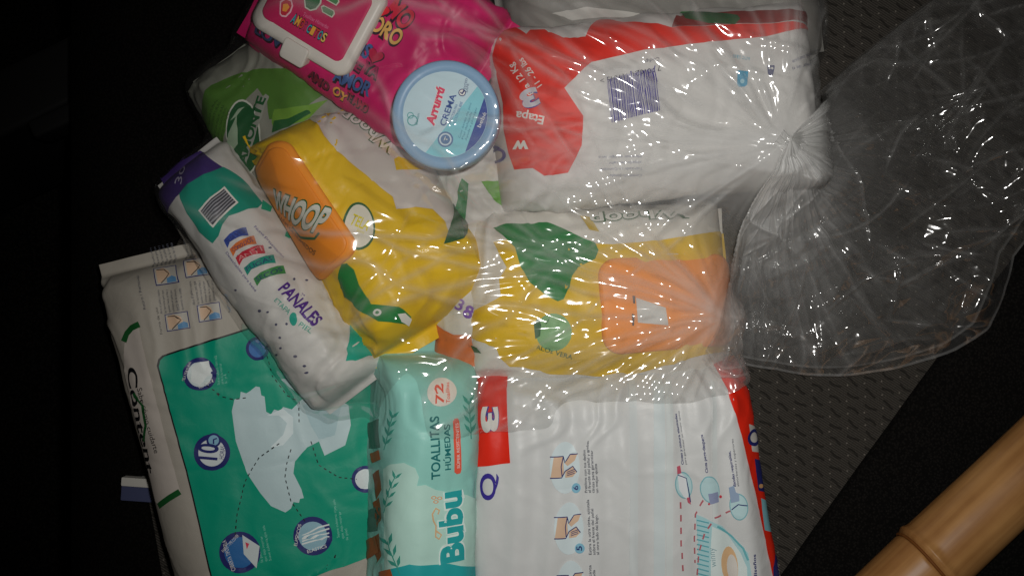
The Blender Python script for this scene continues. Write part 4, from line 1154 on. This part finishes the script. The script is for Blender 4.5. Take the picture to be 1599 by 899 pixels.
# slack folds of the film away from the knots, long and soft
ua = GX * 0.94 - GY * 0.34; va = GX * 0.34 + GY * 0.94
wrk += 0.0022 * np.maximum(ridge(ua / 0.11 + 0.4 * vn(GX / .05, GY / .05, 77), va / 0.022 + 0.5 * vn(GX / .06, GY / .06, 79), 61), 0) ** 2
wrk += 0.0009 * np.maximum(ridge(ua / 0.06 + 0.5 * vn(GX / .04, GY / .04, 80), va / 0.013 + 0.6 * vn(GX / .05, GY / .05, 81), 62), 0) ** 3
wrk += 0.0010 * vn(GX / .030, GY / .030, 90)
def crease(n, seed, L0=(0.03, 0.09), h=(0.0012, 0.0028)):
    rg = np.random.RandomState(seed); out = np.zeros_like(GX)
    for _ in range(n):
        Kp = K1 if rg.rand() < 0.5 else K2
        rr0 = rg.uniform(0.03, 0.30); th0 = rg.uniform(1.9, 4.4)
        cx, cy = Kp.x + rr0 * math.cos(th0), Kp.y + rr0 * math.sin(th0)
        a_ = th0 + rg.normal(0, 0.22); ln = rg.uniform(*L0); hh_ = rg.uniform(*h); wd_ = rg.uniform(0.0016, 0.0034)
        u_ = (GX - cx) * math.cos(a_) + (GY - cy) * math.sin(a_); v_ = -(GX - cx) * math.sin(a_) + (GY - cy) * math.cos(a_)
        v_ = v_ - rg.uniform(-4, 4) * u_ * u_
        out = np.maximum(out, hh_ * np.exp(-np.abs(v_ / wd_) ** 1.4) * np.exp(-(u_ / ln * 2) ** 4))
    return out
wrk += crease(110, 12)
def streaks(Kp, n, seed, a0, a1, rmax, h):
    rg = np.random.RandomState(seed); zz_ = np.zeros_like(GX); ll_ = np.zeros_like(GX)
    dx, dy = GX - Kp.x, GY - Kp.y; r_ = np.hypot(dx, dy); th = np.arctan2(dy, dx) % (2 * math.pi)
    for _ in range(n):
        t0 = rg.uniform(a0, a1); r0 = rg.uniform(0.0, 0.06); r1_ = r0 + rg.uniform(0.05, rmax); bend = rg.normal(0, 1.1); wd_ = rg.uniform(0.0017, 0.0032); hh_ = rg.uniform(*h)
        v_ = (th - t0 - bend * (r_ - r0) + 0.03 * vn(r_ / 0.03, r_ * 0, int(rg.randint(9999)))) * r_
        env = np.clip((r_ - r0) / 0.01, 0, 1) * np.clip((r1_ - r_) / 0.03, 0, 1)
        g_ = np.exp(-np.abs(v_ / wd_) ** 1.5) * env * (np.abs(th - t0 - bend * (r_ - r0)) < 1.2)
        zz_ = np.maximum(zz_, hh_ * g_); ll_ = np.maximum(ll_, rg.uniform(0.6, 3.0) * g_)
    return zz_, ll_
sz1, sl1 = streaks(K1, 44, 3, 2.35, 3.95, 0.30, (0.0008, 0.0022))
sz2, sl2 = streaks(K2, 36, 4, 2.30, 3.95, 0.34, (0.0008, 0.0024))
sz3, sl3 = streaks(K1, 16, 5, 1.2, 2.4, 0.10, (0.0012, 0.0026))
wrk += np.maximum(np.maximum(sz1, sz2), sz3); sl = np.maximum(np.maximum(sl1, sl2), sl3)
gx_ = GX + 0.008 * vn(GX / .04, GY / .04, 91); gy_ = GY + 0.008 * vn(GX / .04 + 7, GY / .04, 92)
wrk += 0.0016 * facet(gx_ / 0.060, gy_ / 0.024, 95, 0.25) + 0.0006 * facet(gx_ / 0.034, gy_ / 0.014, 96, -0.2)
z = blur(z, 16, inner)
zb = z + wrk + 0.0016
lo = lo_k
zb = np.where(inner, blur(zb, 2), zb)
bag_m = film('clear_polythene', 0.115, 0.085, 0.085)
bag = bpy.data.objects.new('plastic_bag', None); COL.objects.link(bag)
bag.location = (0, 0, 0)
tag(bag, 'clear plastic bag pulled over the packs and knotted, with a crumpled mouth', 'plastic bag')
def add_layers(me, val):
    at_ = me.attributes.new('layers', 'FLOAT', 'POINT'); at_.data.foreach_set('value', np.asarray(val, np.float32))
me, used = grid_mesh('bag_body', np.stack([GX, GY, zb], -1), mask=mask)
lay = 0.28 + sl + 5.5 * np.exp(-(r1 / 0.030)) + 6.0 * np.exp(-(r2 / 0.030)) + 2.4 * np.exp(-((r1 - 0.03) / 0.10)) * np.clip((K1.y + 0.012 - GY) / 0.01, 0, 1) * np.clip((GY - K1.y + 0.055) / 0.02, 0, 1) + 0.5 * np.exp(-r2 / 0.07)
lay = lay + 1.8 * np.maximum(p1, 0) ** 1.5 * (1 - w2) + 1.5 * np.maximum(p2, 0) ** 1.5 * w2
add_layers(me, lay.reshape(-1)[used])
bm = bmesh.new(); bm.from_mesh(me)
bv = [v for v in bm.verts if v.is_boundary]
for _ in range(14):
    new = []
    for v in bv:
        nb = [e.other_vert(v).co for e in v.link_edges if e.is_boundary]
        new.append(v.co * 0.5 + sum(nb, Vector()) / len(nb) * 0.5)
    for v, c in zip(bv, new): v.co = c
bm.to_mesh(me); bm.free()
link('bag_body', me, bag, bag_m)

# crumpled mouth fanning out beyond the knot
fan = [(1292, 128), (1370, 66), (1450, 2), (1530, -58), (1640, -120), (1720, 60), (1700, 220), (1625, 350), (1590, 400), (1548, 515), (1500, 548), (1440, 568), (1370, 582), (1290, 588), (1215, 578), (1150, 566), (1085, 572), (1060, 545)]
fw = [wp(x, y, 0.02) for x, y in fan]
an = np.unwrap(np.array([math.atan2(v.y - K1.y, v.x - K1.x) for v in fw])); rd = np.array([math.hypot(v.x - K1.x, v.y - K1.y) for v in fw])
order = np.argsort(an)
def skirt(seed, hgt, nth=430, nr=250, shrink=1.0, lift=0.0):
    th = np.linspace(an.min(), an.max(), nth)
    Rm = np.interp(th, an[order], rd[order]) * shrink
    f = np.linspace(0.012, 1, nr) ** 1.15
    TH, F_ = np.meshgrid(th, f, indexing='ij')
    RR = Rm[:, None] * F_
    X = K1.x + RR * np.cos(TH); Y = K1.y + RR * np.sin(TH)
    wx = X + 0.016 * vn(X / 0.06, Y / 0.06, seed + 1); wy = Y + 0.016 * vn(X / 0.06 + 9, Y / 0.06, seed + 2)
    f1, f2, f3 = vn(wx / 0.085, wy / 0.085, seed + 3), vn(wx / 0.042, wy / 0.042, seed + 4), vn(wx / 0.019, wy / 0.019, seed + 5)
    cr = 0.010 + 0.012 * np.abs(f1) + 0.0105 * facet(wx / 0.062, wy / 0.062, seed + 31, 0.4) + 0.0062 * facet(wx / 0.031, wy / 0.031, seed + 33, 1.3) + 0.0034 * facet(wx / 0.0145, wy / 0.0145, seed + 35, 2.2)
    rg = np.random.RandomState(seed + 7); kz = np.zeros_like(X); kl = np.zeros_like(X)
    for _ in range(120):
        cx, cy = K1.x + rg.uniform(-0.03, 0.30), K1.y + rg.uniform(-0.19, 0.14); ln = rg.uniform(0.012, 0.05); wd_ = rg.uniform(0.0008, 0.0018)
        a_ = math.atan2(cy - K1.y, cx - K1.x) + rg.normal(0, 0.7)
        u_ = (X - cx) * math.cos(a_) + (Y - cy) * math.sin(a_); v_ = -(X - cx) * math.sin(a_) + (Y - cy) * math.cos(a_) + rg.uniform(-6, 6) * u_ * u_
        g_ = np.exp(-np.abs(v_ / wd_) ** 1.4) * np.exp(-(u_ / ln) ** 4)
        kz = np.maximum(kz, rg.uniform(0.0015, 0.0045) * g_); kl = np.maximum(kl, rg.uniform(0.3, 1.9) * g_)
    cr = cr + kz
    ed = np.clip((1 - F_) / 0.10, 0, 1)
    cr = cr * (0.25 + 0.75 * ed) * np.clip(RR / 0.05, 0, 1)
    pr = 0.6 * ridge(TH * 9 + 0.5 * vn(RR / .05, TH * 2, seed), RR / 0.14 + 3, seed + 8) + 0.4 * ridge(TH * 21 + 0.4 * vn(RR / .03, TH * 2, seed + 20), RR / 0.09 + 3, seed + 9)
    pl = 0.0075 * pr * np.exp(-RR / 0.09) * np.clip(RR / 0.02, 0.12, 1)
    bz_ = (K1.z + 0.004) * np.exp(-(RR / 0.060) ** 1.3) + 0.010
    i = np.clip(((X - gx0) / G).astype(int), 0, nx_ - 1); j = np.clip(((Y - gy0) / G).astype(int), 0, ny_ - 1)
    low = np.maximum(np.where(mask, zb, floor_), floor_)[i, j]
    # smooth the support under the skirt a little
    for _ in range(14):
        s_ = low.copy(); s_[1:-1, 1:-1] = np.maximum(low[1:-1, 1:-1], 0.25 * (low[2:, 1:-1] + low[:-2, 1:-1] + low[1:-1, 2:] + low[1:-1, :-2])); low = s_
    Zs = np.maximum(low + 0.0012 + lift, bz_ * hgt) + cr * hgt + pl * hgt
    me = grid_mesh('bag_mouth', np.stack([X, Y, Zs], -1))
    down = np.clip((np.cos(TH + 1.9) - 0.1) / 0.5, 0, 1)
    lay = 0.34 + kl + 5.5 * np.exp(-(RR / 0.045) ** 1.3) + (2.6 + 6.5 * np.maximum(pr, 0)) * np.exp(-RR / 0.075) * down + 1.6 * np.maximum(pr, 0) ** 2 * np.exp(-RR / 0.06) + 2.0 * (F_ > 0.988) + (0.3 * np.exp(-np.abs(f1) / 0.03) + 0.3 * np.exp(-np.abs(f2) / 0.03)) * np.clip(RR / 0.05, 0, 1)
    add_layers(me, lay.reshape(-1))
    return link('bag_mouth', me, bag, bag_m), np.stack([X[:, -1], Y[:, -1], Zs[:, -1]], -1)
s1, rim = skirt(500, 1.0)
s2, _ = skirt(640, 0.55, 300, 170, 0.965)

# tight knot
sk = np.linspace(-0.005, 0.012, 40); ph = np.linspace(0, 2 * math.pi, 120, endpoint=False)
PH, SK = np.meshgrid(ph, sk, indexing='ij')
rk = 0.0042 + 0.26 * np.abs(SK) ** 1.05 * (1 + 0.4 * (SK > 0))
rk = rk * (1 + 0.20 * np.sin(13 * PH + 40 * SK + 2 * np.sin(2 * PH)) + 0.10 * np.sin(29 * PH - 60 * SK))
ax = Vector((0.80, -0.58, 0.05)).normalized(); up = Vector((0, 0, 1)); sd = ax.cross(up).normalized(); up = sd.cross(ax)
Pk = np.array(K1)[None, None] + SK[..., None] * np.array(ax) + (rk * np.cos(PH))[..., None] * np.array(sd) + (rk * 0.75 * np.sin(PH))[..., None] * np.array(up)
me = grid_mesh('knot', Pk, closed_u=True)
add_layers(me, np.full(len(me.vertices), 5.0))
link('knot', me, bag, bag_m)
